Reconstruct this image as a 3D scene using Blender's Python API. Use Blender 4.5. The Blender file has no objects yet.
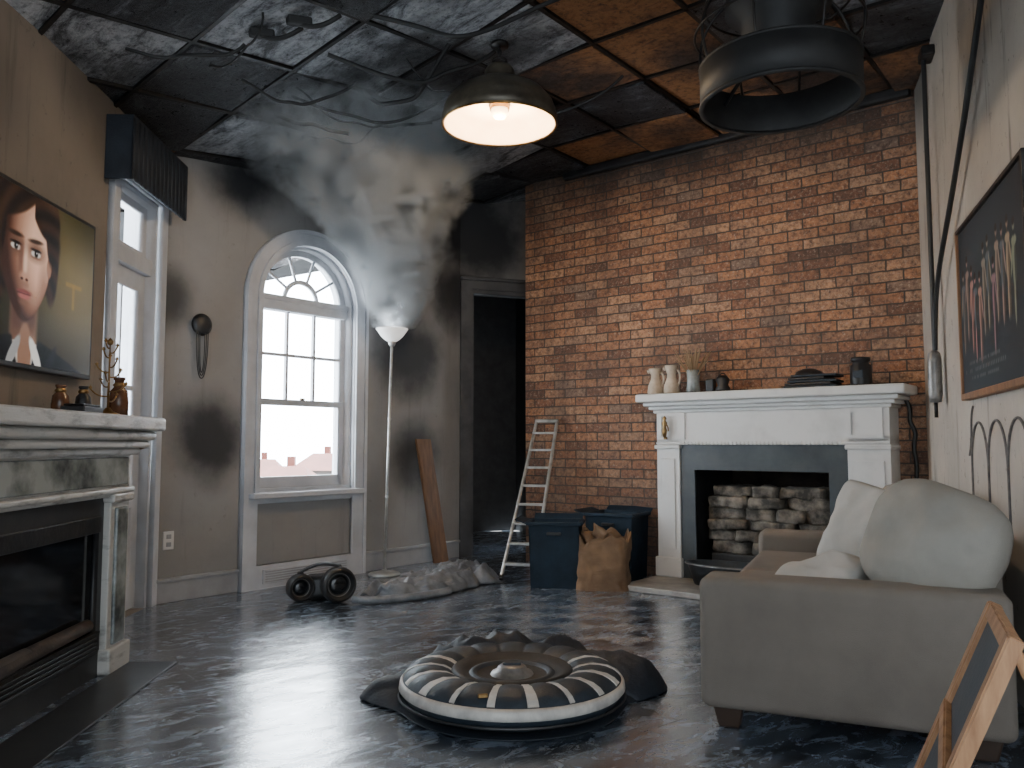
import bpy, bmesh, math, random
import numpy as np
from mathutils import Matrix, Vector, Euler, noise as mnoise
random.seed(7)
S=bpy.context.scene
COL=S.collection
# ---------------------------------------------------------------- helpers
def frame(ox,oy,dx,dy,oz=0):
    l=math.hypot(dx,dy); dx/=l; dy/=l
    return Matrix(((dx,-dy,0,ox),(dy,dx,0,oy),(0,0,1,oz),(0,0,0,1)))
F_LEFT=frame(-2.265,5.225,-.05,1)
F_WIN=frame(-2.265,5.225,1.79,2.215)
F_DOOR=frame(-.475,7.44,.975,.34)
F_BRK=frame(.12,7.2,.778,-.628)
F_RIGHT=frame(2.62,5.18,-.339,-1)
def grp(name,M=None,loc=None,rz=0):
    o=bpy.data.objects.new(name,None); COL.objects.link(o)
    o.empty_display_size=.1
    if M is None: M=Matrix.Translation(loc or (0,0,0))@Matrix.Rotation(rz,4,'Z')
    o.matrix_world=M
    return o
def mk(name,me,G=None,mt=None,M=None,smooth=False):
    o=bpy.data.objects.new(name,me); COL.objects.link(o)
    if mt: me.materials.append(mt)
    if smooth: me.shade_smooth()
    if G is not None:
        o.parent=G
    if M is not None: o.matrix_local=M if G is not None else M
    return o
def bm2me(bm,name):
    bmesh.ops.recalc_face_normals(bm,faces=bm.faces)
    me=bpy.data.meshes.new(name); bm.to_mesh(me); bm.free(); return me
def B(G,name,lo,hi,mt,bev=.004,seg=2,rot=None,M=None,taper=None,smooth=False):
    bm=bmesh.new(); bmesh.ops.create_cube(bm,size=1)
    c=Vector([(a+b)/2 for a,b in zip(lo,hi)]); s=[abs(b-a) for a,b in zip(lo,hi)]
    for v in bm.verts:
        t=1
        if taper and v.co.z<0: t=taper
        v.co=Vector((v.co.x*s[0]*t,v.co.y*s[1]*t,v.co.z*s[2]))
    if bev>0: bmesh.ops.bevel(bm,geom=list(bm.edges),offset=min(bev,min(s)*.45),segments=seg,profile=.5,affect='EDGES')
    R=Euler(rot).to_matrix() if rot else None
    for v in bm.verts: v.co=(R@v.co if R else v.co)+c
    return mk(name,bm2me(bm,name),G,mt,M,smooth)
def lathe(G,name,prof,loc,mt,n=32,rot=None,M=None,sx=1,sy=1,fn=None):
    bm=bmesh.new(); rings=[]
    for r,z in prof:
        if r<1e-5: rings.append([bm.verts.new((0,0,z))])
        else: rings.append([bm.verts.new((r*math.cos(2*math.pi*i/n)*sx,r*math.sin(2*math.pi*i/n)*sy,z)) for i in range(n)])
    for a,b in zip(rings,rings[1:]):
        for i in range(n):
            j=(i+1)%n
            if len(a)==1 and len(b)==1: continue
            if len(a)==1: bm.faces.new((a[0],b[j],b[i]))
            elif len(b)==1: bm.faces.new((a[i],a[j],b[0]))
            else: bm.faces.new((a[i],a[j],b[j],b[i]))
    R=Euler(rot).to_matrix() if rot else None
    for v in bm.verts:
        if fn: v.co=fn(v.co)
        v.co=(R@v.co if R else v.co)+Vector(loc)
    return mk(name,bm2me(bm,name),G,mt,M,True)
def cyl(G,name,p0,p1,r,mt,n=16,r2=None,M=None):
    p0=Vector(p0);p1=Vector(p1); d=p1-p0; L=d.length
    q=d.to_track_quat('Z','Y').to_matrix()
    r2=r if r2 is None else r2
    bm=bmesh.new()
    bmesh.ops.create_cone(bm,cap_ends=True,segments=n,radius1=r,radius2=r2,depth=L)
    for v in bm.verts: v.co=q@v.co+(p0+p1)/2
    me=bm2me(bm,name)
    o=mk(name,me,G,mt,M)
    for p in me.polygons: p.use_smooth=len(p.vertices)==4
    return o
def curve_mesh(cu,name):
    o=bpy.data.objects.new('tmp',cu); COL.objects.link(o)
    dg=bpy.context.evaluated_depsgraph_get(); dg.update()
    me=bpy.data.meshes.new_from_object(o.evaluated_get(dg)); me.name=name
    bpy.data.objects.remove(o); bpy.data.curves.remove(cu); me.materials.clear()
    return me
def tube(G,name,pts,r,mt,smoothp=True,M=None,cyclic=False,sc=None):
    cu=bpy.data.curves.new(name,'CURVE'); cu.dimensions='3D'; cu.bevel_depth=r; cu.bevel_resolution=3; cu.use_fill_caps=True
    cu.resolution_u=6
    sp=cu.splines.new('NURBS' if smoothp else 'POLY'); sp.points.add(len(pts)-1)
    for p,q in zip(sp.points,pts): p.co=(q[0],q[1],q[2],1)
    if smoothp: sp.order_u=min(4,len(pts)); sp.use_endpoint_u=not cyclic
    sp.use_cyclic_u=cyclic
    return mk(name,curve_mesh(cu,name),G,mt,M,True)
def plate(G,name,outer,holes,y0,y1,mt,M=None,bev=0):
    cu=bpy.data.curves.new(name,'CURVE'); cu.dimensions='2D'; cu.fill_mode='BOTH'; cu.extrude=abs(y1-y0)/2
    for poly in [outer]+holes:
        sp=cu.splines.new('POLY'); sp.points.add(len(poly)-1); sp.use_cyclic_u=True
        for p,q in zip(sp.points,poly): p.co=(q[0],q[1],0,1)
    me=curve_mesh(cu,name); ym=(y0+y1)/2
    bm=bmesh.new(); bm.from_mesh(me); bpy.data.meshes.remove(me)
    bmesh.ops.remove_doubles(bm,verts=bm.verts,dist=1e-5)
    for v in bm.verts: v.co=Vector((v.co.x,ym+v.co.z,v.co.y))
    return mk(name,bm2me(bm,name),G,mt,M)
def rect(x0,x1,z0,z1): return [(x0,z0),(x1,z0),(x1,z1),(x0,z1)]
def arch(cx,hw,zb,zs,n=28,r=None):
    r=r or hw
    return [(cx-hw,zb),(cx+hw,zb)]+[(cx+r*math.cos(math.pi*i/n),zs+r*math.sin(math.pi*i/n)) for i in range(n+1)]
def gridmesh(G,name,nx,ny,fn,mt,M=None,smooth=True,thick=0):
    bm=bmesh.new(); vs=[[bm.verts.new(fn(i/(nx-1),j/(ny-1))) for j in range(ny)] for i in range(nx)]
    for i in range(nx-1):
        for j in range(ny-1): bm.faces.new((vs[i][j],vs[i+1][j],vs[i+1][j+1],vs[i][j+1]))
    o=mk(name,bm2me(bm,name),G,mt,M,smooth)
    if thick:
        m=o.modifiers.new('s','SOLIDIFY'); m.thickness=thick; m.offset=1
    return o
def pillow(G,name,loc,w,h,t,rot,mt,seed=0,pw=.42,rnd=.15):
    bm=bmesh.new(); n=36
    R=Euler(rot).to_matrix()
    def P(i,j,sg):
        u=i/n*2-1; v=j/n*2-1
        e=max(0,(1-u*u)*(1-v*v))**pw
        x=w/2*u*(1-.07*(1-v*v)*abs(u))*math.sqrt(1-rnd*v*v*.5*abs(v)); y=h/2*v*(1-.07*(1-u*u)*abs(v))*math.sqrt(1-rnd*u*u*.5*abs(u))
        nz=mnoise.noise(Vector((x*7+seed,y*7,sg*2)))*.026+mnoise.noise(Vector((x*16+seed,y*5,sg)))*.010-abs(mnoise.noise(Vector((x*9-seed,y*12,sg*3))))*.018
        z=sg*t/2*e+nz*min(1,e*2)
        return R@Vector((x,y,z))+Vector(loc)
    top=[[bm.verts.new(P(i,j,1)) for j in range(n+1)] for i in range(n+1)]
    bot=[[top[i][j] if i in(0,n) or j in (0,n) else bm.verts.new(P(i,j,-1)) for j in range(n+1)] for i in range(n+1)]
    for i in range(n):
        for j in range(n):
            bm.faces.new((top[i][j],top[i+1][j],top[i+1][j+1],top[i][j+1]))
            try: bm.faces.new((bot[i][j],bot[i][j+1],bot[i+1][j+1],bot[i+1][j]))
            except ValueError: pass
    return mk(name,bm2me(bm,name),G,mt,None,True)
# ---------------------------------------------------------------- materials
class N:
    def __init__(s,name):
        s.m=bpy.data.materials.new(name); s.m.use_nodes=True; s.t=s.m.node_tree; s.n=s.t.nodes; s.l=s.t.links
        s.b=s.n['Principled BSDF']; s.out=s.n['Material Output']
    def new(s,t,**k):
        x=s.n.new(t)
        for a,b in k.items(): setattr(x,a,b)
        return x
    def link(s,a,b): s.l.new(a,b)
    def setv(s,node,key,v):
        if hasattr(v,'type') and hasattr(v,'links'): s.link(v,node.inputs[key])
        else: node.inputs[key].default_value=v
    def math(s,op,a,b=0,clamp=False):
        x=s.new('ShaderNodeMath',operation=op,use_clamp=clamp); s.setv(x,0,a); s.setv(x,1,b); return x.outputs[0]
    def noise(s,scale,vec=None,detail=6,rough=.6,dist=0):
        x=s.new('ShaderNodeTexNoise'); x.inputs['Scale'].default_value=scale; x.inputs['Detail'].default_value=detail
        x.inputs['Roughness'].default_value=rough; x.inputs['Distortion'].default_value=dist
        if vec is not None: s.link(vec,x.inputs['Vector'])
        return x.outputs['Fac']
    def coord(s,k='Object'):
        return s.new('ShaderNodeTexCoord').outputs[k]
    def mapv(s,vec,scale=(1,1,1),rot=(0,0,0),loc=(0,0,0)):
        x=s.new('ShaderNodeMapping'); s.link(vec,x.inputs[0]); x.inputs['Scale'].default_value=scale; x.inputs['Rotation'].default_value=rot; x.inputs['Location'].default_value=loc
        return x.outputs[0]
    def ramp(s,fac,stops):
        x=s.new('ShaderNodeValToRGB'); s.link(fac,x.inputs[0]); e=x.color_ramp.elements
        while len(e)<len(stops): e.new(.5)
        for el,(p,c) in zip(e,stops):
            el.position=p; el.color=(c,c,c,1) if isinstance(c,(int,float)) else tuple(c)+(1,)
        return x.outputs[0]
    def mix(s,f,a,b,mode='MIX'):
        x=s.new('ShaderNodeMix',data_type='RGBA',blend_type=mode)
        s.setv(x,0,f)
        for k,v in ((6,a),(7,b)):
            if hasattr(v,'links'): s.link(v,x.inputs[k])
            else: x.inputs[k].default_value=tuple(v)+(1,)
        return x.outputs[2]
    def bump(s,h,st=.3,d=.01):
        x=s.new('ShaderNodeBump'); x.inputs['Strength'].default_value=st; x.inputs['Distance'].default_value=d
        s.link(h,x.inputs['Height']); s.link(x.outputs[0],s.b.inputs['Normal'])
def mat(name,col,rough=.55,metal=0,col2=None,ns=8,bs=40,bst=.15,lo=.35,hi=.7,emis=0,stretch=(1,1,1),spec=.5):
    s=N(name); c=s.mapv(s.coord(),stretch)
    if col2 is None: col2=tuple(x*.72 for x in col)
    f=s.noise(ns,c)
    col_o=s.ramp(f,[(lo,col),(hi,col2)]); s.link(col_o,s.b.inputs['Base Color'])
    s.b.inputs['Roughness'].default_value=rough; s.b.inputs['Metallic'].default_value=metal
    s.b.inputs['Specular IOR Level'].default_value=spec
    if bst: s.bump(s.noise(bs,c),bst)
    if emis: s.link(col_o,s.b.inputs['Emission Color']); s.b.inputs['Emission Strength'].default_value=emis
    return s.m
def wallmat(name,base,base2,blobs,drip=.25):
    s=N(name); pos=s.new('ShaderNodeNewGeometry').outputs['Position']
    n1=s.noise(1.1,pos,8,.65); n2=s.noise(5,pos,8,.7)
    c=s.mix(s.ramp(n1,[(.3,0.),(.7,1.)]),base,base2)
    dr=s.noise(1.0,s.mapv(pos,(9,9,.9)),6,.7)
    c=s.mix(s.math('MULTIPLY',s.ramp(dr,[(.56,0.),(.75,1.)]),drip),c,(.05,.045,.04))
    sc=s.noise(14,pos,8,.8); c=s.mix(s.math('MULTIPLY',s.ramp(sc,[(.60,0.),(.68,1.)]),min(1,drip*1.2)),c,(.06,.05,.045))
    cur=None
    warp=s.math('MULTIPLY',s.math('SUBTRACT',s.noise(2.2,pos,7,.6),.5),1.1)
    for (p,r,st) in blobs:
        d=s.new('ShaderNodeVectorMath',operation='DISTANCE'); s.link(pos,d.inputs[0]); d.inputs[1].default_value=p
        e=s.math('ADD',s.math('DIVIDE',d.outputs['Value'],r),warp)
        mr=s.new('ShaderNodeMapRange',interpolation_type='SMOOTHSTEP'); s.link(e,mr.inputs[0])
        mr.inputs[1].default_value=.25; mr.inputs[2].default_value=1.05; mr.inputs[3].default_value=st; mr.inputs[4].default_value=0
        cur=mr.outputs[0] if cur is None else s.math('MAXIMUM',cur,mr.outputs[0])
    if cur is not None: c=s.mix(cur,c,(.014,.016,.020))
    s.link(c,s.b.inputs['Base Color']); s.b.inputs['Roughness'].default_value=.75; s.bump(n2,.25,.01)
    return s.m
M_wall=wallmat('sooty_plaster',(.34,.325,.315),(.25,.235,.225),
  [((-2.03,5.5,1.05),.40,.9),((-1.9,5.67,2.85),.38,.95),((-2.25,5.25,1.95),.26,.8),((-.9,6.92,1.75),.52,.88),((-.8,7.0,.9),.45,.8),
   ((-.3,7.45,3.0),.80,.97),((-.5,7.4,2.4),.45,.9),((-.7,7.1,3.3),.60,.93),((-1.25,6.5,3.3),.45,.8)])
M_wallL=wallmat('beige_plaster',(.255,.215,.175),(.17,.142,.118),[((-2.2,4.3,3.0),.6,.6),((-2.2,5.2,2.8),.35,.8),((-2.25,5.25,1.95),.26,.8),((-2.1,3.3,2.5),.35,.35)],.55)
M_wallR=wallmat('streaked_cream_plaster',(.54,.48,.41),(.36,.315,.27),[((2.6,5.1,3.4),.6,.7),((1.9,3.1,.4),.5,.4)],.9)
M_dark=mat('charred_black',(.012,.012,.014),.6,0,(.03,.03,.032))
M_black=mat('black_satin',(.015,.015,.017),.42,0,(.03,.03,.03),bst=.05)
M_matte=mat('matte_black_enamel',(.014,.014,.015),.62,0,(.028,.028,.028),bst=.1)
M_gloss=mat('black_gloss_plastic',(.012,.012,.014),.15,0,(.02,.02,.022),bst=.02)
M_fireglass=mat('dark_fire_glass',(.006,.007,.009),.08,0,(.012,.013,.015),bst=0)
M_blackmetal=mat('black_metal',(.02,.02,.022),.42,.7,(.05,.045,.04),ns=12)
M_white=mat('white_paint',(.72,.71,.69),.4,0,(.55,.54,.52),ns=5,bs=30,bst=.08,lo=.5,hi=.85)
M_winw=mat('window_white_paint',(.62,.63,.66),.4,0,(.47,.48,.51),ns=4,bst=.05)
M_greytrim=mat('grey_trim_paint',(.42,.42,.43),.45,0,(.28,.28,.29),ns=3,bst=.08)
M_sootdoor=mat('sooted_door_casing',(.09,.09,.095),.5,0,(.025,.025,.03),ns=3,bst=.08)
M_oldwhite=mat('distressed_white_paint',(.50,.49,.46),.35,0,(.09,.08,.07),ns=7,bs=25,bst=.3,lo=.52,hi=.78,stretch=(1,1,3))
M_marble=mat('grey_marble',(.34,.37,.36),.15,0,(.07,.08,.08),ns=4,bs=10,bst=.03,lo=.42,hi=.64)
M_wood=mat('warm_wood',(.30,.14,.055),.5,0,(.16,.07,.03),ns=6,stretch=(6,6,1),bs=30)
M_woodlt=mat('light_pine_wood',(.46,.25,.12),.5,0,(.26,.12,.05),ns=6,stretch=(5,5,1),bs=30)
M_plank=mat('brown_plank',(.24,.125,.06),.6,0,(.13,.065,.035),ns=5,stretch=(7,7,.8),bs=30)
M_fab=mat('warm_grey_fabric',(.205,.178,.150),.9,0,(.155,.133,.113),ns=3,bs=350,bst=.4)
M_pil=mat('pale_grey_fabric',(.50,.485,.45),.9,0,(.39,.38,.35),ns=3,bs=300,bst=.35)
M_pil2=mat('grey_beige_fabric',(.33,.31,.275),.9,0,(.24,.225,.20),ns=3,bs=300,bst=.35)
M_legw=mat('dark_leg_wood',(.05,.03,.02),.4)
M_brass=mat('aged_brass',(.35,.22,.09),.35,.9,(.12,.07,.03),ns=20)
M_amber=mat('amber_glaze',(.16,.07,.035),.2,0,(.05,.025,.015),ns=12)
M_cream=mat('cream_ceramic',(.62,.52,.41),.5,0,(.38,.30,.22),ns=14)
M_slate=mat('slate_tile',(.055,.065,.075),.35,0,(.085,.10,.11),ns=6,bst=.15)
M_stone=mat('stacked_stone',(.24,.21,.175),.85,0,(.04,.037,.033),ns=9,bs=25,bst=.9,lo=.35,hi=.60)
M_hearth=mat('hearth_stone',(.40,.38,.35),.5,0,(.22,.21,.20),ns=8,bst=.3)
M_alu=mat('worn_aluminium',(.62,.62,.60),.35,.5,(.35,.34,.32),ns=12)
M_bin=mat('navy_plastic',(.014,.030,.050),.6,0,(.007,.015,.025),ns=6,bst=.15,spec=.25)
M_card=mat('brown_kraft_paper',(.24,.15,.085),.8,0,(.12,.07,.04),ns=5,bs=20,bst=.5)
M_tarp=mat('grey_tarp',(.27,.29,.32),.38,0,(.07,.08,.095),ns=7,bs=25,bst=.5)
M_tub=mat('blue_grey_zinc',(.09,.105,.12),.4,.5,(.045,.052,.06),ns=9)
M_navy=mat('navy_fabric',(.008,.012,.020),.6,0,(.022,.03,.042),ns=8,bs=80,bst=.4)
M_reflect=mat('pale_reflective_strip',(.68,.65,.60),.5,0,(.42,.40,.38),ns=14,bst=.1)
M_gear=mat('charcoal_navy_rubber',(.013,.021,.031),.55,0,(.030,.044,.060),ns=10,bs=30,bst=.4)
M_grey=mat('grey_metal_cap',(.30,.29,.28),.4,.4,(.12,.12,.12),ns=16)
M_shade=mat('enamel_olive_shade',(.13,.11,.08),.35,.4,(.05,.042,.033),ns=8)
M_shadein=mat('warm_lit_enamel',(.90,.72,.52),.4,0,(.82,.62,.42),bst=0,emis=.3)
M_bulb=mat('bulb_glow',(1,.75,.42),.4,0,(1,.7,.38),bst=0,emis=6)
M_lampglass=mat('frosted_lamp_bowl',(.85,.83,.80),.4,0,(.75,.73,.70),bst=0,emis=.8)
M_fringe=mat('dried_twigs',(.34,.23,.13),.8)
M_board=mat('navy_chalkboard',(.012,.022,.035),.5,0,(.03,.045,.06),ns=4)
M_log=mat('ceramic_log',(.06,.045,.035),.9,0,(.02,.015,.015),ns=9,bs=20,bst=.8)
M_crack=mat('charcoal_drawn_line',(.10,.09,.09),.8,0,(.2,.18,.17),ns=20)
# brick
def brickmat():
    s=N('old_orange_brick'); o=s.coord(); sp=s.new('ShaderNodeSeparateXYZ'); s.link(o,sp.inputs[0])
    cb=s.new('ShaderNodeCombineXYZ'); s.link(sp.outputs[0],cb.inputs[0]); s.link(sp.outputs[2],cb.inputs[1]); s.link(sp.outputs[1],cb.inputs[2])
    wn=s.new('ShaderNodeTexNoise'); wn.inputs['Scale'].default_value=14; s.link(o,wn.inputs['Vector'])
    wv=s.new('ShaderNodeVectorMath',operation='MULTIPLY_ADD'); s.link(wn.outputs['Color'],wv.inputs[0]); wv.inputs[1].default_value=(.012,.012,0); s.link(cb.outputs[0],wv.inputs[2])
    b=s.new('ShaderNodeTexBrick'); s.link(wv.outputs[0],b.inputs['Vector'])
    b.inputs['Scale'].default_value=1; b.inputs['Brick Width'].default_value=.215; b.inputs['Row Height'].default_value=.074
    b.inputs['Mortar Size'].default_value=.006; b.inputs['Mortar Smooth'].default_value=.4; b.inputs['Bias'].default_value=0
    b.inputs['Color1'].default_value=(0,0,0,1); b.inputs['Color2'].default_value=(1,1,1,1); b.inputs['Mortar'].default_value=(.5,.5,.5,1)
    c=s.ramp(b.outputs['Color'],[(.0,(.17,.085,.055)),(.2,(.36,.155,.078)),(.42,(.52,.235,.110)),(.62,(.38,.19,.108)),(.82,(.58,.31,.17)),(1,(.26,.17,.125))])
    n=s.noise(26,o,8,.75); c=s.mix(s.ramp(n,[(.44,0.),(.62,.9)]),c,(.085,.050,.038))
    n3=s.noise(45,o,6,.75); c=s.mix(s.ramp(n3,[(.53,0.),(.68,.75)]),c,(.62,.46,.34))
    n2=s.noise(1.6,o,7,.65); c=s.mix(s.ramp(n2,[(.47,0.),(.70,.75)]),c,(.07,.05,.042))
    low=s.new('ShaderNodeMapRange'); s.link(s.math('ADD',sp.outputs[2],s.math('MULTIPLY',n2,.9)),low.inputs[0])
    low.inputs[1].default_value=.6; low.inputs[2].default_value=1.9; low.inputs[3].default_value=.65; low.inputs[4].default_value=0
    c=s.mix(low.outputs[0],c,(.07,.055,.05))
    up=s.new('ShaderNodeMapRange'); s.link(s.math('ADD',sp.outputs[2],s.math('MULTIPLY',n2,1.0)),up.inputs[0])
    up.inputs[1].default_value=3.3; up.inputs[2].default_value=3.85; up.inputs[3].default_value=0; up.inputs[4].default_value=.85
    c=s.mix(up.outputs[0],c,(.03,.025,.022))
    c=s.mix(b.outputs['Fac'],c,(.075,.06,.05))
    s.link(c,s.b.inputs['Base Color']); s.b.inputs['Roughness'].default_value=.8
    h=s.math('SUBTRACT',s.math('MULTIPLY',n,.5),b.outputs['Fac']); s.bump(h,.6,.010)
    return s.m
M_brick=brickmat()
def floormat():
    s=N('sooty_wet_floor'); p=s.new('ShaderNodeNewGeometry').outputs['Position']
    pr=s.mapv(p,(1,1,1),(0,0,math.radians(-39)))
    st=s.noise(1.7,s.mapv(pr,(.8,2.4,1)),10,.74,1.2)
    st2=s.noise(6.5,s.mapv(pr,(1,1.9,1)),9,.74,.9)
    low=s.noise(2.2,s.mapv(pr,(.8,1.8,1)),2,.5,.5)
    ch=s.new('ShaderNodeTexChecker'); s.link(pr,ch.inputs[0]); ch.inputs['Scale'].default_value=5.2
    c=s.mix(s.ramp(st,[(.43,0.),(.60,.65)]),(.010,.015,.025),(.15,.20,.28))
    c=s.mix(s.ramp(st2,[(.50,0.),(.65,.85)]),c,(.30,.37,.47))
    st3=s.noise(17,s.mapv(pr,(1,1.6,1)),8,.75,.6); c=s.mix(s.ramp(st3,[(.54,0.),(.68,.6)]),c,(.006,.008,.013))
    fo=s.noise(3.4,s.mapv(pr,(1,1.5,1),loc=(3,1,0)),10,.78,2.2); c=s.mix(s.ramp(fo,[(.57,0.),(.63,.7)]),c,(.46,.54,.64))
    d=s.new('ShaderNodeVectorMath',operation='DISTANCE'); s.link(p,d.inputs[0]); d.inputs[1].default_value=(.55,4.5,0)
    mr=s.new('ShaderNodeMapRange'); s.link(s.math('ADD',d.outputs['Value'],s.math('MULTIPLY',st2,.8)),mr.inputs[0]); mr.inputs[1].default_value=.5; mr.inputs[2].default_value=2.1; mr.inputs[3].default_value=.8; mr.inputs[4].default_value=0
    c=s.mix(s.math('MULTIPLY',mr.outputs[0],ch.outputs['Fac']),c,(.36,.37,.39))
    bt=s.new('ShaderNodeTexBrick'); s.link(pr,bt.inputs['Vector']); bt.inputs['Scale'].default_value=1; bt.inputs['Brick Width'].default_value=1.2; bt.inputs['Row Height'].default_value=.4; bt.inputs['Mortar Size'].default_value=.004
    c=s.mix(bt.outputs['Fac'],c,(.004,.004,.005))
    s.link(c,s.b.inputs['Base Color'])
    r=s.ramp(st2,[(.3,.14),(.7,.36)]); s.link(r,s.b.inputs['Roughness'])
    s.b.inputs['Specular IOR Level'].default_value=1.0
    h=s.math('ADD',s.math('MULTIPLY',low,1.0),s.math('SUBTRACT',s.math('MULTIPLY',st2,.12),s.math('MULTIPLY',bt.outputs['Fac'],.15))); s.bump(h,.35,.02)
    s.b.inputs['Coat Weight'].default_value=1.0; s.b.inputs['Coat IOR'].default_value=1.75
    s.link(s.ramp(st,[(.35,.12),(.65,.30)]),s.b.inputs['Coat Roughness'])
    bp=[x for x in s.n if x.type=='BUMP'][0]; s.link(bp.outputs[0],s.b.inputs['Coat Normal'])
    return s.m
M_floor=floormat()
def tilemat(name,a,b,c3,rough,met=0,lo=.4,mid=.52,hi=.66):
    s=N(name); p=s.new('ShaderNodeNewGeometry').outputs['Position']
    pr=s.mapv(p,(1,1,1),(0,0,math.radians(39)))
    n=s.noise(3.6,s.mapv(pr,(1,2.6,1)),12,.78,.6); n2=s.noise(26,p,6,.75); n5=s.noise(.9,p,5,.6)
    c=s.ramp(n,[(lo,a),(mid,b),(hi,c3)])
    c=s.mix(s.ramp(n2,[(.5,0.),(.66,.75)]),c,(.02,.02,.022))
    c=s.mix(s.ramp(n5,[(.47,0.),(.60,.88)]),c,(.010,.010,.012))
    s.link(c,s.b.inputs['Base Color']); s.b.inputs['Metallic'].default_value=met
    s.link(s.ramp(n2,[(.3,rough),(.7,min(1,rough+.3))]),s.b.inputs['Roughness']); s.bump(s.math('ADD',n,s.math('MULTIPLY',n2,.4)),.8,.03)
    return s.m
T1=tilemat('scorched_grey_tile',(.04,.043,.05),(.40,.42,.45),(.62,.63,.64),.22)
T2=tilemat('burnt_dark_tile',(.008,.009,.011),(.04,.043,.05),(.20,.215,.24),.2)
T3=tilemat('smoked_mid_tile',(.05,.052,.056),(.16,.168,.18),(.40,.41,.43),.35)
T4=tilemat('exposed_ply_tile',(.24,.095,.03),(.38,.17,.065),(.10,.042,.018),.5)
# ---------------------------------------------------------------- room shell
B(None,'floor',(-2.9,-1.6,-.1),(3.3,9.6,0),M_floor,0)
plate(None,'wall_left',rect(-6.8,.15,0,3.6),[rect(-.72,-.08,.0005,2.52)],0,.2,M_wallL,F_LEFT)
WX=1.155
plate(None,'wall_window',rect(-.05,2.85,0,3.75),[arch(WX,.43,.667,2.06)],0,.2,M_wall,F_WIN)
plate(None,'wall_door',[(0,0),(.1,0),(.1,2.43),(.86,2.43),(.86,0),(1.25,0),(1.25,3.75),(0,3.75)],[],0,.15,M_wall,F_DOOR)
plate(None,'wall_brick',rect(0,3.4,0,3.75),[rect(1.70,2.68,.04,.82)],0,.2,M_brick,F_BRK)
B(None,'wall_brick_return',(0.0,.2,0),(.15,1.0,3.75),M_brick,0,M=F_BRK)
plate(None,'wall_right',rect(-.15,2.72,0,3.75),[],0,.2,M_wallR,F_RIGHT)
B(None,'wall_right_rear',(1.745,-1.5,0),(1.945,2.6,3.75),M_wallR,0)
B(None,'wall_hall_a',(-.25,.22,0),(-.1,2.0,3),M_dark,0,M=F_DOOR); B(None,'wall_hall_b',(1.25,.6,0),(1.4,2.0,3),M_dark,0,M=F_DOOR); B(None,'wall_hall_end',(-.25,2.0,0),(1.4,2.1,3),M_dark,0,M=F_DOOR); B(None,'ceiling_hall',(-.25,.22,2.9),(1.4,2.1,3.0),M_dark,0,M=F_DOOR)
def zc(x,y=0): return min(3.33,2.89+(x+2.265)*.1845)
bm=bmesh.new()
xs=[-3.6,.12,3.6]
vv=[[bm.verts.new((x,y,zc(x)+.22)) for y in (-1.6,9.6)] for x in xs]
for i in range(2): bm.faces.new((vv[i][0],vv[i+1][0],vv[i+1][1],vv[i][1]))
o=mk('ceiling',bm2me(bm,'ceiling'),None,M_dark); o.modifiers.new('s','SOLIDIFY').thickness=.05
bm=bmesh.new(); bg=bmesh.new(); T=.6
def W(s,t): return (.12+.778*s-.628*t, 7.2-.628*s-.778*t)
def hexa(b,pts,z0,z1,mi,sag=(0,0,0,0)):
    lo=[b.verts.new((x,y,zc(x)+z0-sg)) for (x,y),sg in zip(pts,sag)]; hi=[b.verts.new((x,y,zc(x)+z1-sg)) for (x,y),sg in zip(pts,sag)]
    fs=[b.faces.new(lo),b.faces.new(hi[::-1])]+[b.faces.new((lo[i],hi[i],hi[(i+1)%4],lo[(i+1)%4])) for i in range(4)]
    for f in fs: f.material_index=mi
R2=random.Random(11)
for i in range(-11,8):
    for j in range(-4,18):
        s0,t0=i*T+.1,j*T
        cx,cy=W(s0+T/2,t0+T/2)
        if not(-3.0<cx<3.0 and -1.9<cy<8.4): 
            continue
        g=.015
        pts=[W(s0+g,t0+g),W(s0+T-g,t0+g),W(s0+T-g,t0+T-g),W(s0+g,t0+T-g)]
        r=R2.random()
        if cx>.4: mi=3 if r<.62 else (1 if r<.85 else 2)
        elif cx<-1.8: mi=3 if r<.25 else (1 if r<.6 else 0)
        elif cy<5.6: mi=0 if r<.55 else (1 if r<.82 else 2)
        else: mi=2 if r<.4 else (1 if r<.7 else 0)
        sag=[R2.random()**3*.05 for _ in range(4)]
        if r<.955: hexa(bm,pts,.012,.03,mi,sag)
        for (a,b_) in (((s0-.012,t0),(s0+.012,t0+T)),((s0,t0-.012),(s0+T,t0+.012))):
            q=[W(a[0],a[1]),W(b_[0],a[1]),W(b_[0],b_[1]),W(a[0],b_[1])]
            hexa(bg,q,-.006,.012,0)
me=bm2me(bm,'ceiling_tiles')
for m_ in (T1,T2,T3,T4): me.materials.append(m_)
mk('ceiling_tiles',me)
mk('ceiling_grid',bm2me(bg,'ceiling_grid'),None,M_blackmetal)
B(None,'trim_1',(.45,-.07,3.26),(3.2,0,3.335),M_black,.02,3,M=F_BRK)
def baseb(name,F,x0,x1):
    g=grp(name,F); B(g,'board',(x0,-.022,0),(x1,0,.13),M_greytrim,.004); B(g,'cap',(x0,-.034,.13),(x1,0,.155),M_greytrim,.006)
baseb('baseboard_window_a',F_WIN,.01,.60); baseb('baseboard_window_b',F_WIN,1.71,2.83)
g=grp('trim_2',F_DOOR)
plate(g,'casing',[(.0,0),(.1,0),(.1,2.43),(.86,2.43),(.86,0),(.94,0),(.94,2.51),(.0,2.51)],[],-.03,0,M_sootdoor)
plate(g,'jamb',[(.1,0),(.13,0),(.13,2.40),(.83,2.40),(.83,0),(.86,0),(.86,2.43),(.1,2.43)],[],0,.15,M_sootdoor)
B(g,'head_cap',(-.0,-.05,2.51),(.96,0,2.545),M_sootdoor,.01)
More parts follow.
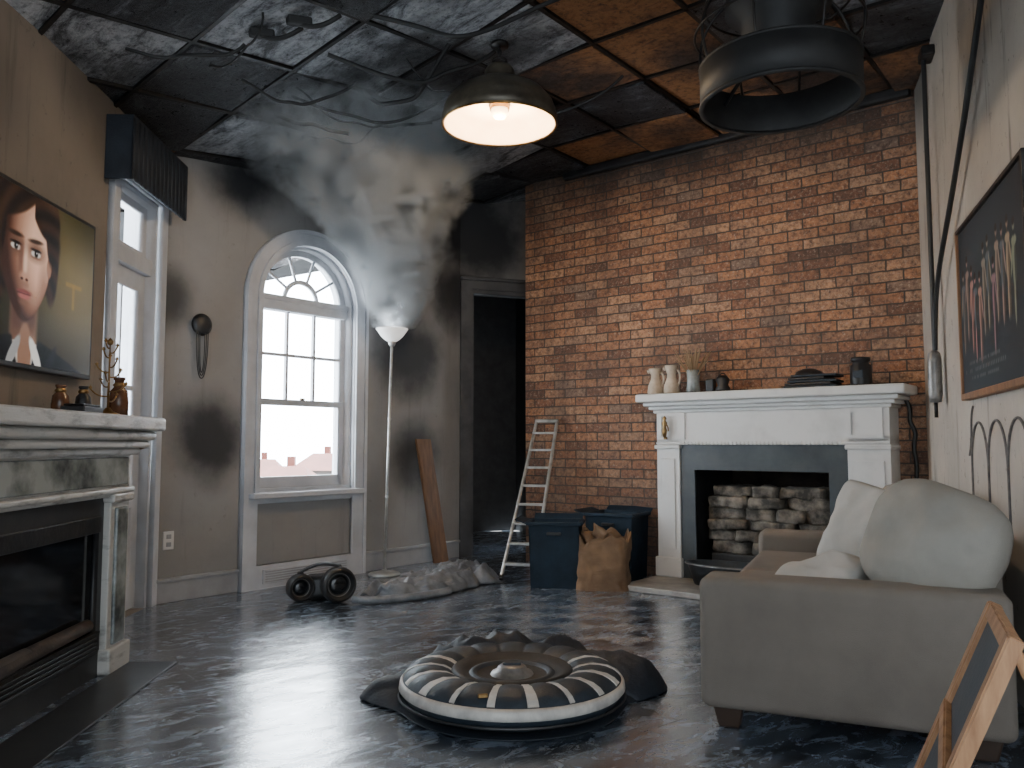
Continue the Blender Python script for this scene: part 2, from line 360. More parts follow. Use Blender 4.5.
# ---------------------------------------------------------------- arched window
g=grp('window_1',F_WIN)
plate(g,'casing',arch(WX,.55,0,2.06),[arch(WX,.43,.667,2.06),rect(WX-.43,WX+.43,.16,.60)],-.045,0,M_winw)
plate(g,'casing_inner_bead',arch(WX,.465,.64,2.06),[arch(WX,.43,.667,2.06)],-.065,-.045,M_winw)
plate(g,'casing_outer_bead',arch(WX,.55,.0,2.06),[arch(WX,.525,.001,2.06)],-.06,-.045,M_winw)
B(g,'sill',(WX-.50,-.11,.625),(WX+.50,.02,.665),M_winw,.008)
B(g,'panel_bottom_rail',(WX-.43,-.04,.0),(WX+.43,0,.16),M_winw,.004)
B(g,'panel_bead',(WX-.43,-.02,.585),(WX+.43,0,.60),M_winw,.003)
plate(g,'jamb_lining',arch(WX,.43,.667,2.06),[arch(WX,.412,.69,2.06)],0,.2,M_winw)
plate(g,'sash_frame',arch(WX,.412,.69,2.06),[arch(WX,.37,.745,2.06)],.07,.12,M_winw)
B(g,'transom',(WX-.41,.04,1.99),(WX+.41,.13,2.09),M_winw,.008)
B(g,'transom_lip',(WX-.42,.03,2.06),(WX+.42,.05,2.10),M_winw,.004)
B(g,'meeting_rail',(WX-.40,.05,1.29),(WX+.40,.11,1.335),M_winw,.004)
B(g,'sash_lock',(WX-.02,.04,1.335),(WX+.02,.06,1.35),M_brass,.004)
for dx in(-.123,.123): B(g,'muntin_v',(WX+dx-.011,.075,1.33),(WX+dx+.011,.105,1.995),M_winw,.003)
B(g,'muntin_h',(WX-.38,.075,1.655),(WX+.38,.105,1.677),M_winw,.003)
B(g,'lower_stile_l',(WX-.395,.055,.70),(WX-.345,.10,1.3),M_winw,.004);B(g,'lower_stile_r',(WX+.345,.055,.70),(WX+.395,.10,1.3),M_winw,.004)
B(g,'bottom_rail',(WX-.39,.055,.69),(WX+.39,.10,.77),M_winw,.004)
plate(g,'fan_arc',arch(WX,.16,2.09,2.09)[0:],[arch(WX,.138,2.08,2.08)[2:]],.08,.105,M_winw)
for k in range(1,5):
    a=math.pi*k/5
    cyl(g,'fan_spoke',(WX+.15*math.cos(a),.09,2.08+.15*math.sin(a)),(WX+.385*math.cos(a),.09,2.06+.385*math.sin(a)),.011,M_winw,8)
g=grp('floor_vent',F_WIN)
B(g,'grille_frame',(WX-.38,-.055,.03),(WX+.38,-.04,.13),M_winw,.004)
for k in range(5): B(g,'louvre',(WX-.36,-.060,.042+k*.017),(WX+.36,-.052,.050+k*.017),M_greytrim,.001,1)
# ---------------------------------------------------------------- left glazed door with transom
g=grp('door_1',F_LEFT)
plate(g,'casing',[(-.80,0),(-.72,0),(-.72,2.52),(-.08,2.52),(-.08,0),(-.0,0),(-.0,2.61),(-.80,2.61)],[],-.035,0,M_winw)
plate(g,'jamb',[(-.72,0),(-.69,0),(-.69,2.49),(-.11,2.49),(-.11,0),(-.08,0),(-.08,2.52),(-.72,2.52)],[],0,.2,M_winw)
B(g,'transom_bar',(-.70,.02,2.06),(-.10,.14,2.16),M_winw,.006)
plate(g,'leaf',rect(-.69,-.11,.01,2.06),[rect(-.60,-.20,.75,1.95),rect(-.60,-.20,.15,.62)],.06,.11,M_winw)
B(g,'leaf_panel',(-.60,.075,.15),(-.20,.095,.62),M_greytrim,.003)
B(g,'leaf_muntin',(-.60,.075,1.33),(-.20,.10,1.36),M_winw,.003); B(g,'leaf_muntin_v',(-.41,.075,.75),(-.39,.10,1.95),M_winw,.003)
plate(g,'transom_sash',rect(-.69,-.11,2.16,2.49),[rect(-.64,-.16,2.20,2.45)],.06,.11,M_winw)
lathe(g,'knob',[(0,0),(.02,.005),(.03,.02),(.022,.045),(0,.05)],(-.17,.05,1.0),M_brass,16,rot=(math.pi/2,0,0))
g=grp('window_valance',F_LEFT)
B(g,'fabric_front',(-.86,-.15,2.45),(.0,-.135,2.80),M_navy,.004); B(g,'fabric_side_a',(-.86,-.15,2.45),(-.845,0,2.80),M_navy,.004)
B(g,'top_board',(-.86,-.15,2.79),(.0,0,2.81),M_navy,.004)
for k in range(14): cyl(g,'pleat',(-.84+k*.063,-.142,2.452),(-.84+k*.063,-.142,2.79),.014,M_navy,8)
# ---------------------------------------------------------------- painted pictures
def paint(G,name,x0,x1,z0,z1,y,nx,nz,fn,emis,rough=.3,base=1.0):
    X,Z=np.meshgrid(np.linspace(x0,x1,nx),np.linspace(z0,z1,nz)); c=np.clip(fn(X-x1 if name.startswith('screen') else X-x0,Z-z0),0,1)
    c2=c.copy(); c2[1:-1,1:-1]=(c[1:-1,1:-1]*2+c[:-2,1:-1]+c[2:,1:-1]+c[1:-1,:-2]+c[1:-1,2:])/6; c=c2
    verts=np.stack([X.ravel(),np.full(X.size,y),Z.ravel()],1)
    idx=np.arange(nx*nz).reshape(nz,nx); f=np.stack([idx[:-1,:-1],idx[:-1,1:],idx[1:,1:],idx[1:,:-1]],-1).reshape(-1,4)
    me=bpy.data.meshes.new(name); me.from_pydata(verts.tolist(),[],f.tolist())
    at=me.color_attributes.new('paint','FLOAT_COLOR','POINT')
    rgba=np.ones((nx*nz,4),dtype=np.float32); rgba[:,:3]=(c.reshape(-1,3))**2.2
    at.data.foreach_set('color',rgba.ravel())
    s=N(name+'_ink'); a=s.new('ShaderNodeAttribute',attribute_name='paint')
    s.link(s.mix(base,(0,0,0),a.outputs['Color']),s.b.inputs['Base Color'])
    s.b.inputs['Roughness'].default_value=rough
    if emis: s.link(a.outputs['Color'],s.b.inputs['Emission Color']); s.b.inputs['Emission Strength'].default_value=emis
    return mk(name,me,G,s.m)
def sm(d,w): return np.clip(.5-d/w,0,1)
def ell(X,Z,a,b,rx,rz,w=.15,rot=0):
    dx,dz=X-a,Z-b
    if rot: c_,s_=math.cos(rot),math.sin(rot); dx,dz=dx*c_+dz*s_,-dx*s_+dz*c_
    return sm(np.sqrt((dx/rx)**2+(dz/rz)**2)-1,w)
def lay(img,m,col,al=1):
    m=(m*al)[...,None]; return img*(1-m)+np.array(col)*m
def woman(X,Z):
    P=(X+.625)/1.30-.60; b=(Z-.45)/1.20+.455; img=np.zeros(X.shape+(3,))
    t=np.clip((P+1.0)/1.0,0,1)[...,None]; img[:]=np.array((.12,.12,.07)); img=img*(1-t)+np.array((.32,.28,.16))*t
    img=lay(img,ell(P,b,-.25,.50,.22,.25,1.4),(.48,.41,.24),.8)
    img=lay(img,sm(b-.15,.3),(.12,.10,.07),.8)
    img=lay(img,ell(P,b,-.1,.8,.3,.2,1.4),(.12,.12,.08),.7)
    for (a0,a1,b0,b1) in((-.33,-.21,.42,.437),(-.28,-.262,.33,.437)): img=lay(img,((P>a0)&(P<a1)&(b>b0)&(b<b1))*1.,(.55,.43,.2),.7)
    strand=(.5+.5*np.sin(70*np.sqrt((P+.58)**2+(b-.40)**2)+9*np.arctan2(b-.40,P+.58)))[...,None]
    hc=np.array((.11,.075,.055))*(1-strand)+np.array((.22,.15,.105))*strand
    def layh(img,m): m=m[...,None]; return img*(1-m)+hc*m
    img=layh(img,ell(P,b,-.61,.55,.225,.245,.1)); img=layh(img,ell(P,b,-.77,.45,.065,.19,.25)); img=layh(img,ell(P,b,-.435,.48,.045,.16,.25))
    nk=sm(np.abs(P+.60)-.078-.06*np.clip((.18-b)/.2,0,1),.03)*sm(b-.34,.02)
    img=lay(img,nk,(.64,.49,.40)); img=lay(img,nk*ell(P,b,-.61,.25,.13,.075,.9),(.28,.18,.14),.85); img=lay(img,nk*sm(P+.62,.10),(.34,.23,.18),.7)
    sh=.175-.34*np.clip(np.abs(P+.60)-.08,0,1)**1.15
    su=sm(b-sh,.012)
    V=sm(np.abs(P+.59)-.02-.40*np.clip(b-.02,0,1),.014)
    img=lay(img,su*(1-V),(.05,.055,.065)); img=lay(img,su*sm(P+.72,.1),(.02,.022,.028),.6)
    img=lay(img,su*V*(b<.16),(.78,.77,.74))
    img=lay(img,ell(P,b,-.59,.12,.042,.11,.2)*(b>.07),(.53,.39,.31))
    for sg in(-1,1):
        img=lay(img,ell(P,b,-.59+sg*.070,.115,.022,.075,.25,rot=sg*.55),(.86,.85,.82) if sg>0 else (.58,.57,.56))
        img=lay(img,ell(P,b,-.59+sg*.14,.045,.026,.13,.3,rot=-sg*.5),(.10,.105,.12))
    rx=.150*(1-.34*np.clip((.43-b)/.22,0,1)**1.5); ux=(P+.60)/rx; uz=(b-.46)/.228; d2=ux**2+uz**2
    fm=sm(np.sqrt(d2)-1,.05); nz=np.sqrt(np.clip(1-d2,0,1)); nl=np.clip(.62*ux+.30*uz+.72*nz,0,1)
    sh_=np.clip(.22+.86*nl,0,1.0)[...,None]; skin=np.array((.88,.70,.59))*sh_**np.array((.9,1.1,1.2))
    img=img*(1-fm[...,None])+skin*fm[...,None]
    img=lay(img,fm*ell(P,b,-.525,.415,.05,.05,1.3),(.93,.69,.59),.35)
    img=lay(img,fm*ell(P,b,-.485,.36,.03,.10,1.3),(.48,.33,.26),.5)
    img=lay(img,ell(P,b,-.452,.46,.016,.04,.3),(.60,.43,.34))
    for ex in(-.668,-.543):
        img=lay(img,ell(P,b,ex,.503,.050,.034,1.1),(.34,.23,.18),.75)
        img=lay(img,ell(P,b,ex,.492,.030,.0125,.3),(.80,.76,.72)); img=lay(img,ell(P,b,ex+.002,.493,.0125,.013,.3),(.20,.17,.14)); img=lay(img,ell(P,b,ex+.002,.493,.006,.007,.3),(.02,.02,.02)); img=lay(img,ell(P,b,ex+.006,.497,.0028,.003,.3),(1,1,1))
        img=lay(img,ell(P,b,ex,.506,.034,.0055,.5),(.08,.05,.04)); img=lay(img,ell(P,b,ex,.478,.03,.003,.9),(.35,.22,.17),.6)
        img=lay(img,ell(P,b,ex-.003,.538,.044,.008,.7,rot=.10 if ex>-.6 else -.02),(.15,.10,.07),.9)
    img=lay(img,ell(P,b,-.634,.46,.014,.06,1.2),(.38,.25,.20),.7); img=lay(img,ell(P,b,-.606,.445,.012,.06,1.2),(.96,.82,.72),.6)
    img=lay(img,ell(P,b,-.609,.395,.027,.015,1.0),(.72,.53,.44),.8); img=lay(img,ell(P,b,-.624,.385,.008,.0045,.6),(.16,.08,.06)); img=lay(img,ell(P,b,-.594,.385,.008,.0045,.6),(.2,.1,.08))
    img=lay(img,ell(P,b,-.607,.368,.022,.012,1.2),(.48,.33,.27),.6)
    img=lay(img,ell(P,b,-.606,.338,.043,.0095,.6),(.48,.24,.22)); img=lay(img,ell(P,b,-.604,.324,.036,.0115,.6),(.64,.36,.33)); img=lay(img,ell(P,b,-.606,.332,.040,.0022,.6),(.20,.08,.08))
    img=lay(img,ell(P,b,-.606,.300,.03,.010,1.2),(.46,.32,.25),.6)
    img=layh(img,ell(P,b,-.67,.695,.165,.080,.12,rot=.50)*(b>.575)); img=layh(img,ell(P,b,-.49,.675,.085,.13,.12,rot=.60)*(P>-.56))
    img=layh(img,ell(P,b,-.770,.53,.040,.15,.25,rot=-.12)); img=layh(img,ell(P,b,-.455,.57,.024,.10,.35,rot=.15))
    img=lay(img,ell(P,b,-.50,.74,.12,.03,1.2,rot=-.5),(.36,.26,.18),.5)
    return img
g=grp('wall_tv',F_LEFT)
TS=-.115
B(g,'bezel',(-2.345+TS,-.06,1.33),(-.945+TS,-.012,2.125),M_black,.006); B(g,'mount',(-1.9,-.012,1.6),(-1.4,0,1.9),M_blackmetal,.003)
paint(g,'screen_picture',-2.325+TS,-.965+TS,1.352,2.105,-.0615,380,220,woman,.95,.25,.15)
def group(X,Z):
    img=np.zeros(X.shape+(3,)); img[:]=(.10,.145,.175)
    img=lay(img,ell(X,Z,.45,.5,.5,.35,1.2),(.20,.26,.29),.8)
    rr=random.Random(3)
    for k in range(12):
        a=.08+k*.082+rr.uniform(-.01,.01); h=.54+rr.uniform(-.07,.07); c=(.60+rr.uniform(-.12,.1),.50+rr.uniform(-.08,.06),.45)
        dk=tuple(v*.5 for v in c)
        if k%4==3: dk=(.12,.14,.16)
        tors=c if k%3 else (.35,.40,.42)
        img=lay(img,ell(X,Z,a,h-.15,.028,.10,.25),tors); img=lay(img,ell(X,Z,a+.014,h-.16,.015,.10,.6),dk,.7)
        img=lay(img,ell(X,Z,a,h-.06,.036,.020,.3),tors)
        sg=rr.choice((-1,1)); img=lay(img,ell(X,Z,a+sg*.035,h-.12,.009,.07,.3,rot=sg*.25),c)
        img=lay(img,ell(X,Z,a-.011,h-.29,.011,.08,.3),c); img=lay(img,ell(X,Z,a+.013,h-.29,.011,.08,.3),dk)
        img=lay(img,ell(X,Z,a,h-.028,.008,.018,.3),dk); img=lay(img,ell(X,Z,a,h,.016,.023,.25),c); img=lay(img,ell(X,Z,a,h+.012,.018,.016,.25),(.13,.09,.07))
    for row,(zz,w) in enumerate(((.13,.30),(.095,.38),(.06,.25))):
        for q in range(26):
            a=.45-w+q*(2*w/26)
            if rr.random()>.2: img=lay(img,((np.abs(X-a)<.006)&(np.abs(Z-zz)<.008))*1.,(.45,.47,.45),.8)
    return img
g=grp('framed_group_poster',F_RIGHT)
px0,px1=1.37,2.56
B(g,'backing',(px0,-.03,1.22),(px1,-.002,2.02),M_black,.003)
paint(g,'print',px0+.02,px1-.02,1.24,2.0,-.0315,330,210,group,0,.5)
for n_,lo,hi in (('frame_bottom',(px0-.008,-.042,1.21),(px1+.008,-.0,1.24)),('frame_top',(px0-.008,-.042,2.005),(px1+.008,0,2.025)),('frame_l',(px0-.008,-.042,1.21),(px0+.018,0,2.025)),('frame_r',(px1-.018,-.042,1.21),(px1+.008,0,2.025))):
    B(g,n_,lo,hi,M_wood if n_ in('frame_l','frame_bottom') else M_blackmetal,.004)
# ---------------------------------------------------------------- left fireplace
g=grp('fireplace',F_LEFT)
D=.415
xr,xl,oxr,oxl=-1.405,-3.18,-1.60,-2.98
B(g,'leg_r',(oxr,-D,0),(xr,0,.86),M_oldwhite,.006); B(g,'leg_l',(xl,-D,0),(oxl,0,.86),M_oldwhite,.006)
B(g,'leg_panel_r',(oxr+.04,-D-.015,.12),(xr-.04,-D+.01,.72),M_marble,.008); B(g,'leg_panel_l',(xl+.04,-D-.015,.12),(oxl-.04,-D+.01,.72),M_marble,.008)
B(g,'leg_side_panel',(xr-.01,-D+.06,.12),(xr+.012,-.06,.72),M_marble,.008)
B(g,'plinth_r',(oxr-.010,-D-.02,0),(xr+.018,0,.11),M_oldwhite,.01); B(g,'plinth_l',(xl-.02,-D-.02,0),(oxl+.010,0,.11),M_oldwhite,.01)
B(g,'header',(xl,-D,.77),(xr,0,1.0),M_oldwhite,.006)
B(g,'frieze_marble',(xl+.05,-D-.014,.82),(xr-.05,-D+.01,.945),M_marble,.006)
B(g,'frieze_bead_low',(xl-.005,-D-.022,.785),(xr+.01,0,.81),M_oldwhite,.008)
B(g,'cap_r',(oxr-.01,-D-.02,.745),(xr+.012,0,.785),M_oldwhite,.01)
B(g,'cornice_1',(xl-.02,-D-.035,.955),(xr+.03,0,.985),M_oldwhite,.01); B(g,'cornice_2',(xl-.05,-D-.065,.985),(xr+.055,0,1.02),M_oldwhite,.014,4); B(g,'cornice_3',(xl-.08,-D-.09,1.02),(xr+.08,0,1.065),M_oldwhite,.02,4)
B(g,'mantel_shelf',(xl-.12,-D-.12,1.065),(xr+.105,0,1.128),M_oldwhite,.012,3)
plate(g,'slate_surround',rect(oxl,oxr,0,.77),[rect(oxl+.08,oxr-.04,.13,.69)],-D+.03,-D+.07,M_black)
B(g,'fire_glass',(oxl+.07,-D+.055,.18),(oxr-.03,-D+.062,.64),M_fireglass,0)
B(g,'firebox_back',(oxl,-.09,0),(oxr,-.0,.77),M_dark,0)
B(g,'insert_top_louvre',(oxl+.08,-D+.02,.62),(oxr-.04,-D+.05,.69),M_blackmetal,.004)
B(g,'insert_bottom_louvre',(oxl+.08,-D+.015,.10),(oxr-.04,-D+.045,.19),M_blackmetal,.004)
B(g,'insert_trim_strip',(oxl+.08,-D+.01,.19),(oxr-.04,-D+.03,.20),M_blackmetal,.002)
for k in range(4): B(g,'louvre_slot',(oxl+.1,-D+.008,.115+k*.018),(oxr-.07,-D+.018,.124+k*.018),M_black,.001,1)
for k,(a,b_,z,r_) in enumerate(((-2.9,-2.2,.225,.03),(-2.45,-1.72,.225,.032))):
    cyl(g,'gas_log',(a,-D+.03,z),(b_,-D+.03,z+.012),r_,M_log,12,r_*.85)
B(g,'floor_hearth',(xl,-D-.24,0.0),(xr+.0,-D-.021,.008),M_black,.003)
zt=1.128
g=grp('brass_tree_ornament',F_LEFT@Matrix.Translation((-1.54,-.36,zt)))
lathe(g,'foot',[(0,0),(.05,0),(.05,.012),(.02,.025),(.01,.04),(0,.04)],(0,0,0),M_brass,20)
cyl(g,'stem',(0,0,.03),(0,0,.33),.006,M_brass,8,.003)
lathe(g,'finial',[(0,0),(.012,.01),(.014,.022),(0,.04)],(0,0,.32),M_brass,12)
for k in range(12):
    a=k*2.4; L=.085*(1-k*.065); z=.07+k*.022
    tube(g,'branch',[(0,0,z),(L*.6*math.cos(a),L*.6*math.sin(a),z-.01),(L*math.cos(a),L*math.sin(a),z+.03)],.0035,M_brass)
    lathe(g,'bud',[(0,-.01),(.009,0),(0,.012)],(L*math.cos(a),L*math.sin(a),z+.035),M_brass,8)
def bottle(name,x,y,h,r,mt,M=F_LEFT,zt=zt):
    g=grp(name,M@Matrix.Translation((x,y,zt)))
    lathe(g,'body',[(0,0),(r*.8,0),(r,.02*h),(r*1.02,.4*h),(r*.9,.66*h),(r*.55,.76*h),(r*.5,.92*h),(r*.62,.94*h),(r*.62,h),(r*.3,h),(0,.9*h)],(0,0,0),mt,24)
    lathe(g,'neck_ring',[(r*.52,0),(r*.7,.008),(r*.52,.02)],(0,0,.76*h),M_brass,20)
bottle('amber_bottle',-1.38,-.34,.19,.042,M_amber); bottle('dark_bottle',-1.345,-.16,.15,.036,M_black); bottle('dark_bottle',-1.44,-.10,.15,.038,M_amber)
g=grp('black_candle_box',F_LEFT@Matrix.Translation((-1.74,-.34,zt)))
B(g,'tray',(-.09,-.05,0),(.09,.05,.035),M_black,.005); B(g,'lid',(-.08,-.042,.035),(.08,.042,.045),M_blackmetal,.004)
# ---------------------------------------------------------------- wall ornament, outlet
g=grp('hanging_wall_ornament',F_WIN@Matrix.Translation((.275,-.03,1.80)))
lathe(g,'disc',[(0,-.02),(.05,-.025),(.064,-.01),(.064,.01),(.05,.025),(0,.02)],(0,0,0),M_black,28,rot=(math.pi/2,0,0))
lathe(g,'rim',[(.06,-.012),(.074,0),(.06,.012)],(0,0,0),M_blackmetal,28,rot=(math.pi/2,0,0))
for k in range(3):
    w=.018+.012*k
    tube(g,'strand_loop',[(-w,-.01,-.05),(-w,-.012,-.20),(-w*.6,-.012,-.30-.02*k),(0,-.012,-.33-.02*k),(w*.6,-.012,-.30-.02*k),(w,-.012,-.20),(w,-.01,-.05)],.0035,M_black)
cyl(g,'nail',(0,0,0),(0,.03,0),.008,M_blackmetal,8)
g=grp('wall_outlet',F_WIN@Matrix.Translation((.10,-.004,.39)))
B(g,'plate',(-.036,-.006,-.058),(.036,.004,.058),M_white,.004)
for z in(-.025,.025): B(g,'socket',(-.016,-.010,z-.014),(.016,-.005,z+.014),M_greytrim,.004)
# ---------------------------------------------------------------- torchiere floor lamp
g=grp('floor_lamp',loc=(-.98,6.38,0))
lathe(g,'base',[(0,0),(.12,0),(.125,.012),(.11,.024),(.03,.035),(.015,.05),(0,.05)],(0,0,0),M_alu,36)
cyl(g,'pole',(0,0,.04),(.04,-.01,1.79),.011,M_alu,16)
for z in(.6,1.2): lathe(g,'joint',[(.011,-.012),(.015,0),(.011,.012)],(.04*z/1.8,-.01*z/1.8,z),M_alu,16)
lathe(g,'collar',[(0,0),(.02,0),(.03,.02),(.03,.035),(0,.035)],(.04,-.01,1.77),M_alu,20)
lathe(g,'bowl',[(.02,0),(.05,.015),(.085,.045),(.115,.09),(.127,.105),(.124,.108),(.11,.09),(.08,.05),(.045,.022),(0,.012)],(.04,-.01,1.80),M_lampglass,36)
L2=bpy.data.lights.new('added_smoke_light','SPOT'); L2.energy=95; L2.color=(.84,.92,1); L2.shadow_soft_size=.05; L2.spot_size=math.radians(85); L2.spot_blend=1.0  # extra upward spot, added above the bowl to brighten the smoke plume
l2=bpy.data.objects.new('smoke_fill_spot',L2); COL.objects.link(l2); l2.parent=g; l2.location=(.04,-.01,1.84)
l2.rotation_euler=(math.radians(180-16),0,0)
# ---------------------------------------------------------------- smoke
def smoke():
    s=N('smoke_volume'); s.n.remove(s.b)
    p=s.new('ShaderNodeNewGeometry').outputs['Position']
    wn=s.new('ShaderNodeTexNoise'); wn.inputs['Scale'].default_value=2.8; wn.inputs['Detail'].default_value=3; s.link(p,wn.inputs['Vector'])
    wv=s.new('ShaderNodeVectorMath',operation='MULTIPLY_ADD'); s.link(wn.outputs['Color'],wv.inputs[0]); wv.inputs[1].default_value=(.5,.5,.15)
    sb=s.new('ShaderNodeVectorMath',operation='SUBTRACT'); s.link(p,sb.inputs[0]); sb.inputs[1].default_value=(.25,.25,.075); s.link(sb.outputs[0],wv.inputs[2])
    sp0=s.new('ShaderNodeSeparateXYZ'); s.link(p,sp0.inputs[0])
    t0=s.math('DIVIDE',s.math('SUBTRACT',sp0.outputs[2],1.90),1.1,True)
    mixv=s.new('ShaderNodeMix',data_type='VECTOR'); s.link(s.math('MULTIPLY',t0,1.8,True),mixv.inputs[0]); s.link(p,mixv.inputs[4]); s.link(wv.outputs[0],mixv.inputs[5])
    sp=s.new('ShaderNodeSeparateXYZ'); s.link(mixv.outputs[1],sp.inputs[0])
    cy=s.math('SUBTRACT',6.36,s.math('MULTIPLY',s.math('POWER',t0,1.4),1.0))
    cx=s.math('ADD',-.93,s.math('MULTIPLY',s.math('SINE',s.math('MULTIPLY',t0,5)),.05))
    dx=s.math('SUBTRACT',sp.outputs[0],cx); dy=s.math('SUBTRACT',sp.outputs[1],cy)
    d=s.math('SQRT',s.math('ADD',s.math('MULTIPLY',dx,dx),s.math('MULTIPLY',dy,dy)))
    r=s.math('ADD',.17,s.math('ADD',s.math('MULTIPLY',t0,.46),s.math('MULTIPLY',s.math('POWER',t0,4),.36)))
    env=s.math('MULTIPLY',s.math('SUBTRACT',1,s.math('DIVIDE',d,r),True),2.4,True)
    n=s.noise(5.5,p,7,.68,.9)
    nn=s.new('ShaderNodeMapRange'); s.link(n,nn.inputs[0]); nn.inputs[1].default_value=.41; nn.inputs[2].default_value=.57; nn.clamp=True
    dens=s.math('MULTIPLY',s.math('MULTIPLY',env,nn.outputs[0]),s.math('SUBTRACT',60,s.math('MULTIPLY',s.math('POWER',t0,.45),52)))
    dens=s.math('MULTIPLY',dens,s.math('GREATER_THAN',sp0.outputs[2],1.90))
    v=s.new('ShaderNodeVolumePrincipled'); v.inputs['Color'].default_value=(.95,.98,1.0,1); s.link(dens,v.inputs['Density']); v.inputs['Anisotropy'].default_value=0.0
    s.link(v.outputs[0],s.out.inputs['Volume'])
    return s.m
B(None,'smoke_plume',(-1.85,4.5,1.915),(-.05,6.65,3.08),smoke(),0)
# ---------------------------------------------------------------- leaning plank
g=grp('wooden_plank')
b0=Vector((-.60,7.02,.01)); t1=Vector((-.765,7.045,1.05)); wdir=Vector((.628,.778,0))*.085; nrm=Vector((.778,-.628,0))*.013
bm=bmesh.new(); vs=[bm.verts.new(c) for c in (b0-wdir-nrm,b0+wdir-nrm,b0+wdir+nrm,b0-wdir+nrm,t1-wdir-nrm,t1+wdir-nrm,t1+wdir+nrm,t1-wdir+nrm)]
for f in((0,1,2,3),(7,6,5,4),(0,4,5,1),(1,5,6,2),(2,6,7,3),(3,7,4,0)): bm.faces.new([vs[i] for i in f])
bmesh.ops.bevel(bm,geom=list(bm.edges),offset=.003,segments=2,affect='EDGES')
mk('board',bm2me(bm,'board'),g,M_plank)
# ---------------------------------------------------------------- ladder
g=grp('step_ladder')
b0=Vector((.035,6.14,0)); t1=Vector((.295,6.93,1.20)); w=Vector((.94,-.34,0)).normalized()
def lp(t,sd,wd): return b0.lerp(t1,t)+w*sd*wd
for sd in(-1,1):
    tube(g,'rail',[lp(0,sd,.125)+Vector((0,0,.012)),lp(1,sd,.09)],.014,M_alu,False)
    tube(g,'foot',[lp(0,sd,.125)+Vector((0,0,.012)),lp(.03,sd,.124)],.018,M_black,False)
for k in range(8):
    t=.09+k*.118; wd=.125-.035*t
    a=lp(t,-1,wd); b_=lp(t,1,wd); c=(a+b_)/2
    ang=math.atan2(w.y,w.x)
    B(g,'step',(c.x-wd,c.y-.028,c.z-.009),(c.x+wd,c.y+.028,c.z+.009),M_alu,.004,2,rot=(0,0,ang))
tube(g,'top_cap',[lp(1,-1,.1),lp(1,1,.1)],.018,M_alu,False)
# ---------------------------------------------------------------- boxes
def tub(name,x,y,rz,w,d,h):
    g=grp(name,loc=(x,y,0),rz=rz)
    th=.012
    def wall(n_,pts):
        bm=bmesh.new(); vs=[bm.verts.new(p) for p in pts]
        for f in((0,1,2,3),(7,6,5,4),(0,4,5,1),(1,5,6,2),(2,6,7,3),(3,7,4,0)): bm.faces.new([vs[i] for i in f])
        mk(n_,bm2me(bm,n_),g,M_bin)
    k=.92
    for n_,sx,sy in(('front',0,-1),('back',0,1),('side_l',-1,0),('side_r',1,0)):
        if sx==0:
            pts=[(-w/2*k,sy*d/2*k,0),(w/2*k,sy*d/2*k,0),(w/2*k,sy*(d/2*k-th),0),(-w/2*k,sy*(d/2*k-th),0),(-w/2,sy*d/2,h),(w/2,sy*d/2,h),(w/2,sy*(d/2-th),h),(-w/2,sy*(d/2-th),h)]
        else:
            pts=[(sx*w/2*k,-d/2*k,0),(sx*w/2*k,d/2*k,0),(sx*(w/2*k-th),d/2*k,0),(sx*(w/2*k-th),-d/2*k,0),(sx*w/2,-d/2,h),(sx*w/2,d/2,h),(sx*(w/2-th),d/2,h),(sx*(w/2-th),-d/2,h)]
        wall(n_,pts)
    B(g,'bottom',(-w/2*k,-d/2*k,0),(w/2*k,d/2*k,.015),M_bin,0)
    for n_,lo,hi in(('rim_f',(-w/2-.015,-d/2-.02,h-.025),(w/2+.015,-d/2,h)),('rim_b',(-w/2-.015,d/2,h-.025),(w/2+.015,d/2+.02,h)),('rim_l',(-w/2-.02,-d/2,h-.025),(-w/2,d/2,h)),('rim_r',(w/2,-d/2,h-.025),(w/2+.02,d/2,h))): B(g,n_,lo,hi,M_bin,.006)
    for nm,lo,hi,rt in(('flap_l',(-w/2-.10,-d/2,h-.005),(-w/2,d/2,h+.003),(0,.35,0)),('flap_back',(-w/2,d/2,h-.005),(w/2,d/2+.12,h+.003),(.5,0,0))): B(g,nm,lo,hi,M_bin,.002,rot=rt)
    B(g,'contents',(-w/2+.03,-d/2+.03,h-.18),(w/2-.03,d/2-.03,h-.08),M_navy,.03,3)
    B(g,'handle',(-.05,-d/2-.022,h-.09),(.05,-d/2-.0,h-.07),M_black,.005)
tub('storage_tub',.315,5.94,-.15,.36,.30,.46)
tub('storage_tub',.80,6.30,-.55,.38,.32,.49)
g=grp('crumpled_paper_bag',loc=(.64,5.82,0),rz=-.2)
def bagf(u,v):
    a=u*2*math.pi; z=v*.36; w_=.18-.015*v; d_=.125-.03*v
    c,s_=math.cos(a),math.sin(a); x=w_*math.copysign(abs(c)**.35,c); y=d_*math.copysign(abs(s_)**.35,s_)
    n=mnoise.noise(Vector((x*11,y*11,z*9)))*.045*(.3+v); n+=mnoise.noise(Vector((x*25,y*25,z*22)))*.018
    return Vector((x*(1+n*3),y*(1+n*3),z+((n*1.6+.03*math.sin(a*4)) if v>.8 else 0)))
gridmesh(g,'bag_skin',89,24,bagf,M_card,smooth=False,thick=.004)
B(g,'bag_base',(-.16,-.11,.0),(.16,.11,.02),M_card,.01)
for k in range(7):
    a=k*.9; pillow(g,'paper_wad',(.08*math.cos(a),.05*math.sin(a),.33+.02*(k%3)),.16,.12,.07,(.9*math.sin(k),.9*math.cos(k*2),k),M_card,k*3.1)
